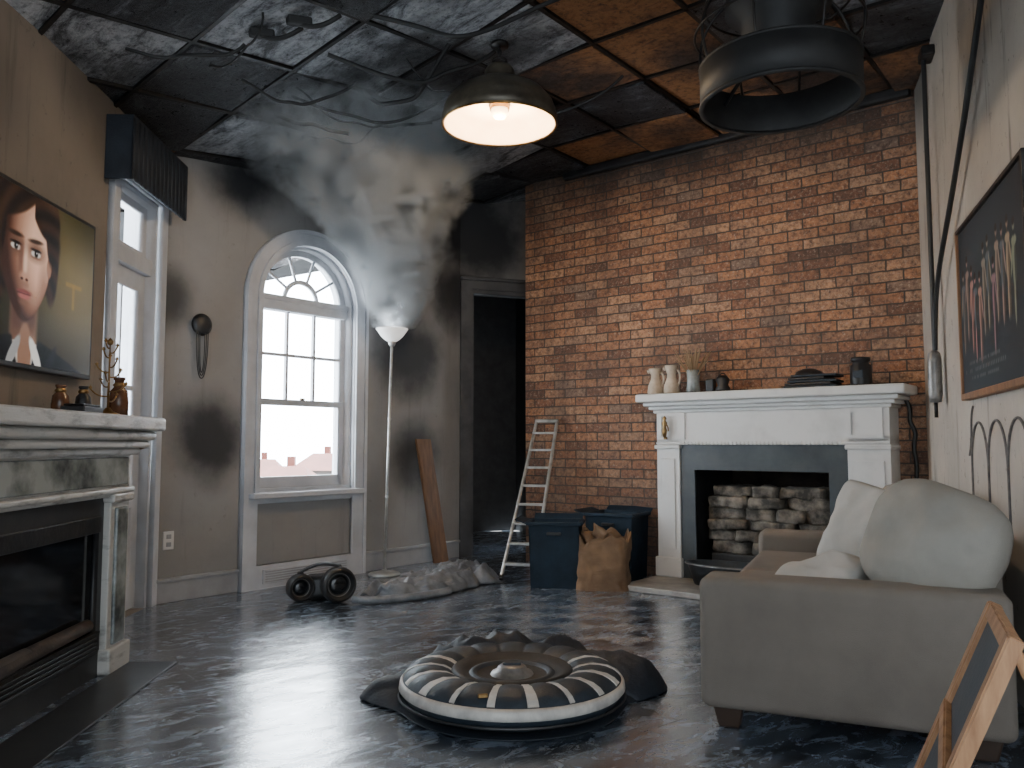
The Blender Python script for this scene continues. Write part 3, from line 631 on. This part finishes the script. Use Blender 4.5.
# ---------------------------------------------------------------- headset + tarp
g=grp('ear_defender_headset',loc=(-1.22,5.34,0),rz=.25)
for x,r_,yy in((-.135,.088,.03),(.10,.112,-.06)):
    ro=(-math.pi/2,0,.25)
    lathe(g,'ear_cup',[(0,.06),(r_*.7,.06),(r_*.93,.045),(r_,.02),(r_,-.02),(r_*.95,-.042),(r_*.84,-.05),(r_*.76,-.04),(r_*.72,-.015),(0,-.012)][::-1],(x,yy,r_),M_black,44,rot=ro)
    lathe(g,'lens',[(0,-.028),(r_*.30,-.026),(r_*.52,-.018),(r_*.60,-.008)],(x,yy,r_),M_fireglass,36,rot=ro)
    lathe(g,'cup_ring',[(r_*.82,-.053),(r_*.86,-.051),(r_*.88,-.048)],(x,yy,r_),M_blackmetal,40,rot=ro)
    lathe(g,'inner_ring',[(r_*.62,-.018),(r_*.64,-.022),(r_*.66,-.018)],(x,yy,r_),M_grey,36,rot=ro)
    B(g,'cup_yoke',(x-.02,yy+.0,r_*1.75),(x+.02,yy+.05,r_*2.1),M_black,.008)
gridmesh(g,'headband',30,6,lambda u,v:Vector((-.135+.235*u,.03-.09*u+.02+(v-.5)*.06,.175+.045*u+.03*math.sin(math.pi*u))),M_black,thick=.014)
B(g,'pack',(-.10,.06,.0),(.12,.22,.15),M_black,.035,4,smooth=True)
g=grp('crumpled_tarp')
def tarp(u,v):
    L=Vector((-.98,5.40,0)).lerp(Vector((-.17,6.18,0)),u); side=Vector((.66,-.75,0))
    wd=.10+.12*math.sin(math.pi*min(1,u*1.05))+.12*u
    q=L+side*(v-.5)*2*wd*.85+side*.06*math.sin(u*6)
    q=q+Vector((.77,.64,0))*mnoise.noise(Vector((v*6,u*5,1)))*.06+side*mnoise.noise(Vector((u*9,v*2,4)))*.05
    al=(q.x*.77+q.y*.64); ac=(q.x*.66-q.y*.75)
    n=(1-abs(mnoise.noise(Vector((al*4,ac*10,2))))*2.6)*.075+(1-abs(mnoise.noise(Vector((al*12,ac*22,5))))*2.2)*.022
    e=(1-abs(v*2-1)**5)*(1-abs(u*2-1)**12)
    return Vector((q.x,q.y,max(.004,.006+(max(0,n)+.012+.05*u)*e)))
gridmesh(g,'tarp_sheet',160,66,tarp,M_tarp,thick=.004)
tube(g,'hose_end',[(-1.0,5.24,.03),(-.90,5.22,.026),(-.75,5.29,.026),(-.55,5.40,.026),(-.42,5.58,.026)],.024,M_tarp)
# ---------------------------------------------------------------- brick-wall fireplace
g=grp('mantel_fireplace',F_BRK)
D=.22
B(g,'hearth_slab',(1.40,-.74,0),(3.12,-.0,.04),M_hearth,.008)
def leg(x0,x1):
    B(g,'pilaster',(x0,-D,.04),(x1,0,1.06),M_white,.004)
    B(g,'pilaster_plinth',(x0-.015,-D-.02,.04),(x1+.012,0,.18),M_white,.008)
    B(g,'pilaster_panel',(x0+.035,-D-.010,.24),(x1-.035,-D+.01,.90),M_white,.006)
    B(g,'pilaster_capital',(x0-.012,-D-.022,.97),(x1+.01,0,1.0),M_white,.008)
leg(1.415,1.60); leg(2.79,3.05)
B(g,'frieze',(1.415,-D,1.0),(3.05,0,1.25),M_white,.004)
B(g,'frieze_bead',(1.415,-D-.012,1.005),(3.05,0,1.02),M_white,.004)
for x0 in(1.43,2.79): plate(g,'frieze_block',rect(x0,x0+.22,1.04,1.235),[rect(x0+.03,x0+.19,1.065,1.21)],-D-.012,-D+.005,M_white)
for k in range(40):
    x=1.63+k*.0285; B(g,'dentil',(x,-D-.016,1.0),(x+.018,-D+.003,1.022),M_white,.002,1)
for i_,(e,z0,z1) in enumerate(((.02,1.235,1.26),(.045,1.26,1.285),(.075,1.285,1.315))): B(g,'cornice',(1.415-e,-D-e,z0),(3.05+e,0,z1),M_white,.009,3)
B(g,'mantel_shelf',(1.30,-D-.12,1.315),(3.17,0,1.375),M_white,.012,3)
plate(g,'slate_surround',rect(1.60,2.79,.04,1.0),[rect(1.71,2.665,.04+1e-3,.82)],-D+.015,-D+.05,M_slate)
B(g,'lining_l',(1.66,-D+.05,.04),(1.71,.45,.86),M_dark,0); B(g,'lining_r',(2.665,-D+.05,.04),(2.72,.45,.86),M_dark,0); B(g,'lining_top',(1.66,-D+.05,.82),(2.72,.45,.88),M_dark,0); B(g,'lining_back',(1.66,.45,.0),(2.72,.5,.88),M_log,0)
B(g,'lining_floor',(1.66,-D+.05,.02),(2.72,.5,.045),M_dark,0)
g=grp('small_wall_figurine',F_BRK@Matrix.Translation((1.50,-D-.035,1.13)))
lathe(g,'body',[(0,-.08),(.012,-.07),(.02,-.03),(.012,0),(.02,.03),(.01,.05),(.016,.065),(0,.085)],(0,0,0),M_brass,14); tube(g,'arm',[(.0,0,.03),(.035,0,.01),(.03,0,-.03)],.005,M_brass); B(g,'bracket',(-.01,.0,-.09),(.01,.025,-.07),M_brass,.002)
g=grp('stacked_stones',F_BRK)
rr=random.Random(5)
B(g,'iron_rest',(1.78,-.10,.045),(2.58,.16,.225),M_dark,.01)
z=.225
for row in range(6):
    x=1.76+rr.uniform(-.02,.04); h=rr.uniform(.080,.10)
    while x<2.50:
        w_=rr.uniform(.18,.34)
        bm=bmesh.new(); bmesh.ops.create_cube(bm,size=1); bmesh.ops.subdivide_edges(bm,edges=bm.edges,cuts=5,use_grid_fill=True)
        sd=rr.uniform(0,99); yo=rr.uniform(-.04,.03)
        for v in bm.verts:
            v.co=Vector((v.co.x*w_*.97,v.co.y*.2,v.co.z*h*.95)); nn=mnoise.noise_vector(v.co*11+Vector((sd,0,0))); n4=mnoise.noise_vector(v.co*30+Vector((sd,0,0))); r_=v.co.copy(); v.co+=nn*.022+n4*.007
            v.co*=1-.10*((abs(r_.x)/(w_/2))**6+(abs(r_.z)/(h/2))**6)/2
            v.co+=Vector((x+w_/2,.0+yo,z+h/2))
        mk('stone',bm2me(bm,'stone'),g,M_stone,None,True)
        x+=w_
    z+=h*.9
g=grp('metal_log_basket',F_BRK)
lathe(g,'tub',[(0,0),(.25,0),(.30,.13),(.315,.135),(.315,.15),(.29,.15),(.24,.03),(0,.03)],(2.03,-.36,.041),M_tub,36,sy=.50)
lathe(g,'rolled_rim',[(.310,.135),(.322,.142),(.310,.150)],(2.03,-.36,.041),M_grey,36,sy=.50)
zt=1.375
for (x,h,nm) in((1.40,.20,'cream_pitcher'),(1.535,.215,'cream_pitcher')):
    g=grp(nm,F_BRK@Matrix.Translation((x,-.2,zt)))
    lathe(g,'body',[(0,0),(.055,0),(.062,.02),(.055,.07),(.035,.12),(.033,.15),(.048,h-.015),(.05,h),(.04,h),(.028,.15),(0,.14)],(0,0,0),M_cream,28)
    tube(g,'handle',[(.03,0,h-.03),(.075,0,h-.03),(.08,0,.1),(.05,0,.06)],.007,M_cream)
    lathe(g,'spout',[(.0,0),(.016,.01),(.012,.03),(0,.035)],(-.045,0,h-.035),M_cream,12,rot=(0,-.6,0))
g=grp('vase_of_dried_twigs',F_BRK@Matrix.Translation((1.71,-.2,zt)))
lathe(g,'vase',[(0,0),(.045,0),(.05,.015),(.045,.10),(.05,.17),(.044,.17),(.038,.10),(.04,.02),(0,.02)],(0,0,0),M_marble,24)
rr=random.Random(2)
for k in range(60):
    a=rr.uniform(0,6.28); q=rr.uniform(.02,.15); hh=rr.uniform(.22,.34)
    tube(g,'twig',[(0,0,.03),(q*.3*math.cos(a),q*.3*math.sin(a),.17),(q*math.cos(a),q*math.sin(a),hh)],.0028,M_fringe)
g=grp('black_lantern',F_BRK@Matrix.Translation((1.93,-.18,zt)))
lathe(g,'body',[(0,0),(.05,0),(.052,.03),(.035,.05),(.05,.09),(.03,.12),(0,.12)],(0,0,0),M_black,20); B(g,'block',(-.12,-.03,0),(-.06,.03,.10),M_black,.01); tube(g,'ring',[(-.02,0,.12),(-.02,0,.14),(.02,0,.14),(.02,0,.12)],.004,M_blackmetal)
g=grp('stack_of_black_trays',F_BRK@Matrix.Translation((2.58,-.2,zt)))
for k in range(5): B(g,'tray',(-.17+.012*k,-.10,.018*k),(.17-.02*k*(k%2),.10,.018*k+.015),M_black if k%2 else M_gear,.005,rot=(0,0,.06*(-1)**k))
lathe(g,'dome',[(.09,0),(.08,.02),(.04,.04),(0,.045)],(-.03,0,.09),M_black,24)
B(g,'flat_bar',(-.42,-.08,0),(-.19,.02,.02),M_wood,.004)
g=grp('black_jar',F_BRK@Matrix.Translation((2.88,-.19,zt)))
lathe(g,'body',[(0,0),(.062,0),(.066,.01),(.066,.13),(.05,.145),(.05,.155),(.06,.16),(.06,.185),(0,.19)],(0,0,0),M_black,28)
B(g,'label',(-.03,-.07,.05),(.03,-.06,.10),M_gear,.003)
tube(None,'black_wall_cable',[(3.08,-.02,1.31),(3.14,-.02,1.25),(3.10,-.02,1.15),(3.17,-.02,1.08),(3.12,-.02,.98),(3.17,-.02,.85),(3.13,-.02,.7)],.014,M_black,M=F_BRK)
# ---------------------------------------------------------------- right wall conduit / pendulum and drawn arches
g=grp('wall_conduit',F_RIGHT)
B(g,'bracket',(.66,-.07,3.18),(.80,0,3.24),M_blackmetal,.01)
tube(g,'rod_a',[(.72,-.05,3.2),(.72,-.05,2.5),(.725,-.05,1.9),(.73,-.05,1.52)],.013,M_black)
tube(g,'rod_b',[(2.62,-.04,3.30),(2.13,-.04,2.82),(1.45,-.045,2.25),(1.0,-.05,1.98),(.78,-.05,1.78),(.745,-.05,1.52)],.013,M_black)
lathe(g,'weight',[(0,-.14),(.03,-.135),(.036,-.1),(.036,.1),(.03,.135),(.012,.15),(0,.16)],(.735,-.055,1.37),M_grey,20)
cyl(g,'weight_tip',(.735,-.055,1.15),(.735,-.055,1.24),.01,M_blackmetal,10)
g=grp('wall_arch_decoration',F_RIGHT)
for k,(c,r_) in enumerate(((1.52,.17),(1.86,.17),(2.2,.17))):
    pts=[(c-r_,-.004,.62),(c-r_,-.004,.85)]+[(c-r_*math.cos(math.pi*i/14),-.004,.90+r_*1.2*math.sin(math.pi*i/14)) for i in range(15)]+[(c+r_,-.004,.85),(c+r_,-.004,.62)]
    tube(g,'arch_line',pts,.0055,M_crack)
tube(g,'tendril',[(1.3,-.004,.95),(1.4,-.004,1.05),(1.33,-.004,1.12),(1.42,-.004,1.18)],.005,M_crack)
# ---------------------------------------------------------------- sofa
F_SOFA=frame(.663,2.97,.9165,-.40)
g=grp('sofa',F_SOFA)
L=1.90; Dp=.975
B(g,'base',(.03,.03,.08),(Dp-.02,L-.03,.29),M_fab,.02,3)
B(g,'arm_near',(0,0,.075),(Dp,.20,.53),M_fab,.035,6,smooth=True)
B(g,'arm_far',(0,L-.20,.075),(Dp,L,.53),M_fab,.035,6,smooth=True)
B(g,'back',(Dp-.20,.16,.10),(Dp,L-.02,.68),M_fab,.08,6,smooth=True)
for k in range(2):
    y0=.205+k*(L-.41)/2
    B(g,'seat_cushion',(.0,y0,.28),(Dp-.17,y0+(L-.41)/2-.006,.435),M_fab,.05,5,smooth=True)
for (x,y) in((.09,.09),(.09,L-.09),(Dp-.09,.09),(Dp-.09,L-.09)): B(g,'leg',(x-.055,y-.05,0),(x+.055,y+.05,.085),M_legw,.008,2,taper=.65)
pillow(g,'pillow_large',(.77,.28,.645),.50,.47,.30,(math.radians(74),math.radians(18),math.radians(-32)),M_pil2,3,.45,.85)
pillow(g,'pillow_square',(.57,1.05,.61),.47,.44,.20,(math.radians(68),math.radians(12),math.radians(-40)),M_pil,8,.42,.3)
pillow(g,'pillow_back',(.70,1.32,.62),.44,.42,.18,(math.radians(75),0,math.radians(-62)),M_pil2,12,.42,.4)
pillow(g,'pillow_small',(.40,.48,.50),.38,.26,.14,(math.radians(10),math.radians(-8),math.radians(-28)),M_pil,15,.42,.3)
# ---------------------------------------------------------------- round gear on floor
g=grp('round_rescue_cushion',loc=(0,3.27,0))
def adiff(a,b): return math.atan2(math.sin(a-b),math.cos(a-b))
def cloth(u,v):
    a=u*2*math.pi; back=max(0,math.sin(a+.02))**.6
    flap=.17*math.exp(-(adiff(a,.30)/.26)**2)+.16*math.exp(-(adiff(a,3.08)/.24)**2)
    wob=mnoise.noise(Vector((math.cos(a)*3,math.sin(a)*3,7)))*.06
    r=.30+v*(.13+(.17+wob)*back+flap*.9)
    x,y=r*math.cos(a),r*math.sin(a)
    fold=(1-abs(mnoise.noise(Vector((x*5,y*5,3))))*2.4)*.055+(1-abs(mnoise.noise(Vector((x*13,y*13,3))))*2.2)*.022
    e=math.sin(math.pi*min(1,max(0,v)))**.45 if v<.5 else (1-((v-.5)/.5)**3.0)
    return Vector((x,y,.004+e*max(0,(fold+.075)*back+.05*(flap/.16)+.05*back*(1-v))))
gridmesh(g,'cloth_surround',260,44,cloth,M_navy,thick=.004)
bm=bmesh.new(); nu,nv=240,22; rg=[]
for i in range(nu):
    a=2*math.pi*i/nu; q=abs(math.sin(a*9))**.4
    row=[]
    for j in range(nv):
        ph=2*math.pi*j/nv; cr=.112; R_=.318
        rr_=R_+cr*math.cos(ph)*(1 if math.sin(ph)<=0 else (.96+.04*q)); zz=.080+.075*math.sin(ph)*(1 if math.sin(ph)<0 else .76+.24*q)
        row.append(bm.verts.new((rr_*math.cos(a),rr_*math.sin(a),max(.004,zz))))
    rg.append(row)
for i in range(nu):
    for j in range(nv): bm.faces.new((rg[i][j],rg[(i+1)%nu][j],rg[(i+1)%nu][(j+1)%nv],rg[i][(j+1)%nv]))
mk('padded_ring',bm2me(bm,'padded_ring'),g,M_gear,None,True)
lathe(g,'rim_band',[(.431,.066),(.438,.074),(.435,.094),(.425,.108),(.421,.102),(.426,.074)],(0,0,0),M_reflect,96)
lathe(g,'rim_piping',[(.436,.040),(.442,.045),(.436,.050)],(0,0,0),M_black,96)
for k in range(18):
    a=math.pi*k/9
    if k in (2,3,4,5,6,7): continue
    wv=(.009,.013,.019)[k%3]
    bm=bmesh.new(); pr=None
    for d_ in (22,40,60,90,120,145):
        ph=math.radians(d_); rr_=.318+.110*math.cos(ph); zz=.080+.060*math.sin(ph)
        wq=wv*(rr_/.40); sx,sy=-math.sin(a)*wq,math.cos(a)*wq
        c=(bm.verts.new((rr_*math.cos(a)-sx,rr_*math.sin(a)-sy,zz+.008)),bm.verts.new((rr_*math.cos(a)+sx,rr_*math.sin(a)+sy,zz+.008)))
        if pr: bm.faces.new((pr[0],pr[1],c[1],c[0]))
        pr=c
    o=mk('strap',bm2me(bm,'strap'),g,M_reflect); md=o.modifiers.new('s','SOLIDIFY'); md.thickness=.006; md.offset=0
lathe(g,'inner_dish',[(0,.105),(.06,.108),(.13,.112),(.19,.122),(.225,.140),(.236,.130),(.22,.06),(0,.05)],(0,0,0),M_matte,64)
lathe(g,'inner_ring',[(.135,.112),(.145,.124),(.16,.124),(.168,.117)],(0,0,0),M_gear,64)
lathe(g,'hub',[(0,.145),(.045,.145),(.055,.138),(.062,.122),(.080,.118),(.086,.106)],(0,0,0),M_grey,40)
B(g,'hub_bar',(-.035,-.010,.142),(.035,.010,.155),M_gear,.004)
B(g,'buckle',(-.12,-.39,.125),(-.085,-.35,.140),M_brass,.004,rot=(-.5,0,.2))
# ---------------------------------------------------------------- A-frame board
g=grp('a_frame_chalkboard')
tl=Vector((1.22,2.10,.60)); rd=Vector((-.43,-.90,0)).normalized(); ld=(Vector((.985,2.19,0))-tl)
Wd=.40
def bar(name,a,b,w1,t1_,mt):
    a=Vector(a);b=Vector(b); z=(b-a).normalized(); n_=rd.cross(ld.normalized()).normalized(); x=n_.cross(z).normalized()
    bm=bmesh.new(); bmesh.ops.create_cube(bm,size=1); Ln=(b-a).length
    for v in bm.verts: v.co=Vector((v.co.x*w1,v.co.y*t1_,v.co.z*Ln))
    bmesh.ops.bevel(bm,geom=list(bm.edges),offset=.004,segments=2,affect='EDGES')
    R=Matrix((x,n_,z)).transposed()
    for v in bm.verts: v.co=R@v.co+(a+b)/2
    mk(name,bm2me(bm,name),g,mt)
tr=tl+rd*Wd
bar('leg_front_a',tl,tl+ld*.985,.05,.034,M_woodlt); bar('leg_front_b',tr,tr+ld*.985,.05,.034,M_woodlt)
bar('rail_top',tl+ld*.03,tr+ld*.03,.04,.028,M_woodlt); bar('rail_bottom',tl+ld*.80,tr+ld*.80,.04,.028,M_woodlt); bar('rail_mid',tl+ld*.44,tr+ld*.52,.035,.044,M_woodlt)
bar('chalk_panel',tl+rd*Wd/2+ld*.03,tl+rd*Wd/2+ld*.80,Wd-.03,.010,M_board)
lb=Vector((.235,-.04,-.60))
bar('leg_rear_a',tl+ld*.02,tl+lb,.03,.025,M_woodlt); bar('leg_rear_b',tr+ld*.02,tr+lb,.03,.025,M_woodlt); bar('rail_rear',tl+lb*.75,tr+lb*.75,.03,.02,M_woodlt)
# ---------------------------------------------------------------- pendant lamp
g=grp('pendant_lamp',loc=(-.07,4.5,2.80))
lathe(g,'shade',[(.315,0),(.325,.005),(.325,.045),(.312,.075),(.315,.085),(.30,.12),(.25,.18),(.17,.225),(.10,.25),(.085,.265),(.085,.31),(.07,.335),(.03,.345),(0,.345)],(0,0,0),M_shade,64)
lathe(g,'shade_liner',[(.315,.002),(.30,.02),(.285,.06),(.23,.10),(.10,.12),(0,.125)],(0,0,0),M_shadein,64)
lathe(g,'rim_roll',[(.312,.0),(.32,-.008),(.328,.0),(.32,.008)],(0,0,0),M_brass,64)
lathe(g,'bulb',[(0,0),(.03,.005),(.045,.025),(.05,.05),(.03,.08),(0,.09)],(0,0,.035),M_bulb,24)
lathe(g,'socket',[(.055,0),(.06,.02),(.05,.04),(0,.05)],(0,0,.085),M_brass,20)
tube(g,'hook_ring',[(-.03,0,.345),(-.05,0,.38),(0,0,.40),(.05,0,.38),(.03,0,.345)],.007,M_blackmetal)
for k in range(3): tube(g,'chain_link',[(.012*((k%2)),.012*((k+1)%2),.39+.03*k),(0,0,.375+.03*k),(-.012*(k%2),-.012*((k+1)%2),.39+.03*k),(0,0,.42+.03*k)],.004,M_blackmetal,cyclic=True)
lathe(g,'ceiling_rose',[(0,0),(.05,0),(.05,.02),(.02,.035)][::-1],(0,0,.455),M_blackmetal,24)
cyl(g,'drop_rod',(0,0,.39),(0,0,.48),.005,M_blackmetal,8)
L1=bpy.data.lights.new('pendant_bulb_light','POINT'); L1.energy=44; L1.color=(1,.74,.46); L1.shadow_soft_size=.06
lo=bpy.data.objects.new('bulb_light',L1); COL.objects.link(lo); lo.parent=g; lo.location=(0,0,-.03)
# ---------------------------------------------------------------- cage pendant
g=grp('cage_ceiling_fixture',loc=(1.245,3.70,2.58))
lathe(g,'ring_band',[(.350,0),(.362,.0),(.362,.185),(.350,.185),(.346,.18),(.346,.005),(.350,0)],(0,0,0),M_matte,72)
lathe(g,'ring_lip_low',[(.346,-.005),(.367,-.005),(.367,.008),(.346,.008),(.346,-.005)],(0,0,0),M_matte,72)
lathe(g,'ring_lip_up',[(.346,.178),(.367,.178),(.367,.19),(.346,.19),(.346,.178)],(0,0,0),M_matte,72)
lathe(g,'inner_drum',[(.0,.26),(.13,.26),(.16,.29),(.17,.40),(.24,.45),(.24,.50),(.1,.56),(0,.57)],(0,0,0),M_matte,48)
lathe(g,'drum_bottom_lamp',[(0,.245),(.09,.25),(.11,.265)],(0,0,0),M_gear,36)
for k in range(8):
    a=math.pi*k/4+.2; c,s_=math.cos(a),math.sin(a)
    tube(g,'cage_wire',[(.355*c,.355*s_,.18),(.40*c,.40*s_,.32),(.36*c,.36*s_,.47),(.24*c,.24*s_,.57),(.05*c,.05*s_,.60)],.007,M_blackmetal)
for r_,z in((.385,.35),(.335,.49)): tube(g,'cage_hoop',[(r_*math.cos(2*math.pi*i/24),r_*math.sin(2*math.pi*i/24),z) for i in range(24)],.006,M_blackmetal,cyclic=True)
for k in range(3):
    a=2.1*k; tube(g,'arm',[(.15*math.cos(a),.15*math.sin(a),.28),(.35*math.cos(a),.35*math.sin(a),.12)],.010,M_blackmetal,False)
cyl(g,'stem',(0,0,.55),(0,0,.745),.02,M_blackmetal,16); lathe(g,'canopy',[(.03,-.03),(.09,-.01),(.09,.0),(0,0)],(0,0,.745),M_blackmetal,28)
# ---------------------------------------------------------------- hanging wires and debris at the ceiling
g=grp('dangling_wires')
def wire(p,n=7,amp=.06,r=.006,seed=0):
    q=[]; a=Vector(p[0]); b=Vector(p[1])
    for i in range(n):
        t=i/(n-1); v=a.lerp(b,t); sag=-math.sin(math.pi*t)*p[2]
        nv=mnoise.noise_vector(Vector((i*.9+seed,seed*1.3,0)))*amp
        if i in(0,n-1): nv=Vector((0,0,0))
        q.append(v+nv+Vector((0,0,sag-.0)))
    tube(g,'wire',q,r,M_matte)
def cp(x,y,dz=0.012): return (x,y,zc(x)-dz)
for k,(a,b_,sg) in enumerate(((cp(-1.25,4.6),cp(-.75,5.1,.12),.10),(cp(-1.3,4.7),cp(-.2,4.9),.22),(cp(-1.0,4.3),cp(-.1,4.6),.16),(cp(-.8,5.2),cp(-.3,4.9),.18),(cp(-1.9,3.9),cp(-1.35,4.0,.04),.06),
    (cp(-.7,4.0),cp(.25,4.1),.12),(cp(-1.35,5.3),cp(-.8,5.0,.15),.08),(cp(-.2,5.3),cp(.7,5.0),.16),(cp(-.9,4.8),cp(-.35,4.4,.02),.20),(cp(-1.6,4.2),cp(-1.2,3.8),.08),(cp(-1.1,5.0),cp(-.5,5.0,.20),.04),
    (cp(-1.45,4.9),cp(-1.0,4.9,.22),.03),(cp(-.6,4.5),cp(-.25,4.8,.10),.12),(cp(-1.5,4.4),cp(-.9,4.6,.05),.14))): wire((a,b_,sg),8,.08,.006+.003*(k%3),k*3.7)
g=grp('broken_ceiling_bracket')
for (x,y) in((-1.25,3.95),(-1.05,3.9)):
    B(g,'clamp',(x-.06,y-.03,zc(x)-.05),(x+.06,y+.03,zc(x)-.008),M_matte,.01,rot=(.1,-.1,.5)); tube(g,'hook',[(x,y,zc(x)-.04),(x+.08,y,zc(x)-.08),(x+.16,y-.03,zc(x)-.05),(x+.2,y,zc(x))],.012,M_matte)
# ---------------------------------------------------------------- outdoors
Mr=mat('faded_red_roof',(.30,.12,.09),.8,0,(.22,.09,.07),ns=1); Mh=mat('pale_render',(.34,.31,.29),.8,0,(.28,.26,.24),ns=.5); Mg=mat('hazy_ground',(.18,.20,.18),.9,0,(.15,.16,.15),ns=.3)
B(None,'outside_ground',(-70,12,-6.2),(40,120,-6),Mg,0)
rr=random.Random(9)
for k in range(22):
    row=k%2; x=-21+(k//2)*2.3+row*1.1+rr.uniform(-.3,.3); y=27+row*9+rr.uniform(-1,1); g=grp('neighbour_house',loc=(x,y,0),rz=rr.uniform(-.25,.25)); top=(-.65 if row==0 else -.15)+rr.uniform(-.3,.3); w_=rr.uniform(.9,1.25)
    B(g,'walls',(-w_,-1.6,-6),(w_,1.6,top),Mh,0)
    bm=bmesh.new(); vs=[bm.verts.new(p) for p in((-w_-.15,-1.8,top),(w_+.15,-1.8,top),(w_+.15,1.8,top),(-w_-.15,1.8,top),(-w_+.4,0,top+.7),(w_-.4,0,top+.7))]
    for f in((0,1,5,4),(1,2,5),(2,3,4,5),(3,0,4),(3,2,1,0)): bm.faces.new([vs[i] for i in f])
    mk('roof',bm2me(bm,'roof'),g,Mr)
    for q in(-.6,.0,.6):
        for zz in(.85,1.7): B(g,'house_window',(q*w_-.14,-1.63,top-zz),(q*w_+.14,-1.58,top-zz+.5),M_gear,0)
    B(g,'chimney',(-.12,.3,top+.3),(.12,.55,top+1.0),Mr,0)
# ---------------------------------------------------------------- world, camera
w=bpy.data.worlds.new('overcast'); S.world=w; w.use_nodes=True
nt=w.node_tree; bgd=nt.nodes['Background']; bgd.inputs[0].default_value=(.81,.91,1,1)
tc=nt.nodes.new('ShaderNodeTexCoord'); dp=nt.nodes.new('ShaderNodeVectorMath'); dp.operation='DOT_PRODUCT'; dp.inputs[1].default_value=(-.5,.86,.1)
mr=nt.nodes.new('ShaderNodeMapRange'); mr.inputs[1].default_value=-.6; mr.inputs[2].default_value=.6; mr.inputs[3].default_value=3.1; mr.inputs[4].default_value=26
nt.links.new(tc.outputs['Generated'],dp.inputs[0]); nt.links.new(dp.outputs['Value'],mr.inputs[0]); nt.links.new(mr.outputs[0],bgd.inputs[1])
cd=bpy.data.cameras.new('camera'); cam=bpy.data.objects.new('camera',cd); COL.objects.link(cam); S.camera=cam
cd.lens=28.8; cd.sensor_width=36; cam.location=(0,0,1.0); cam.rotation_euler=(math.radians(94.25),0,0); cd.clip_start=.05
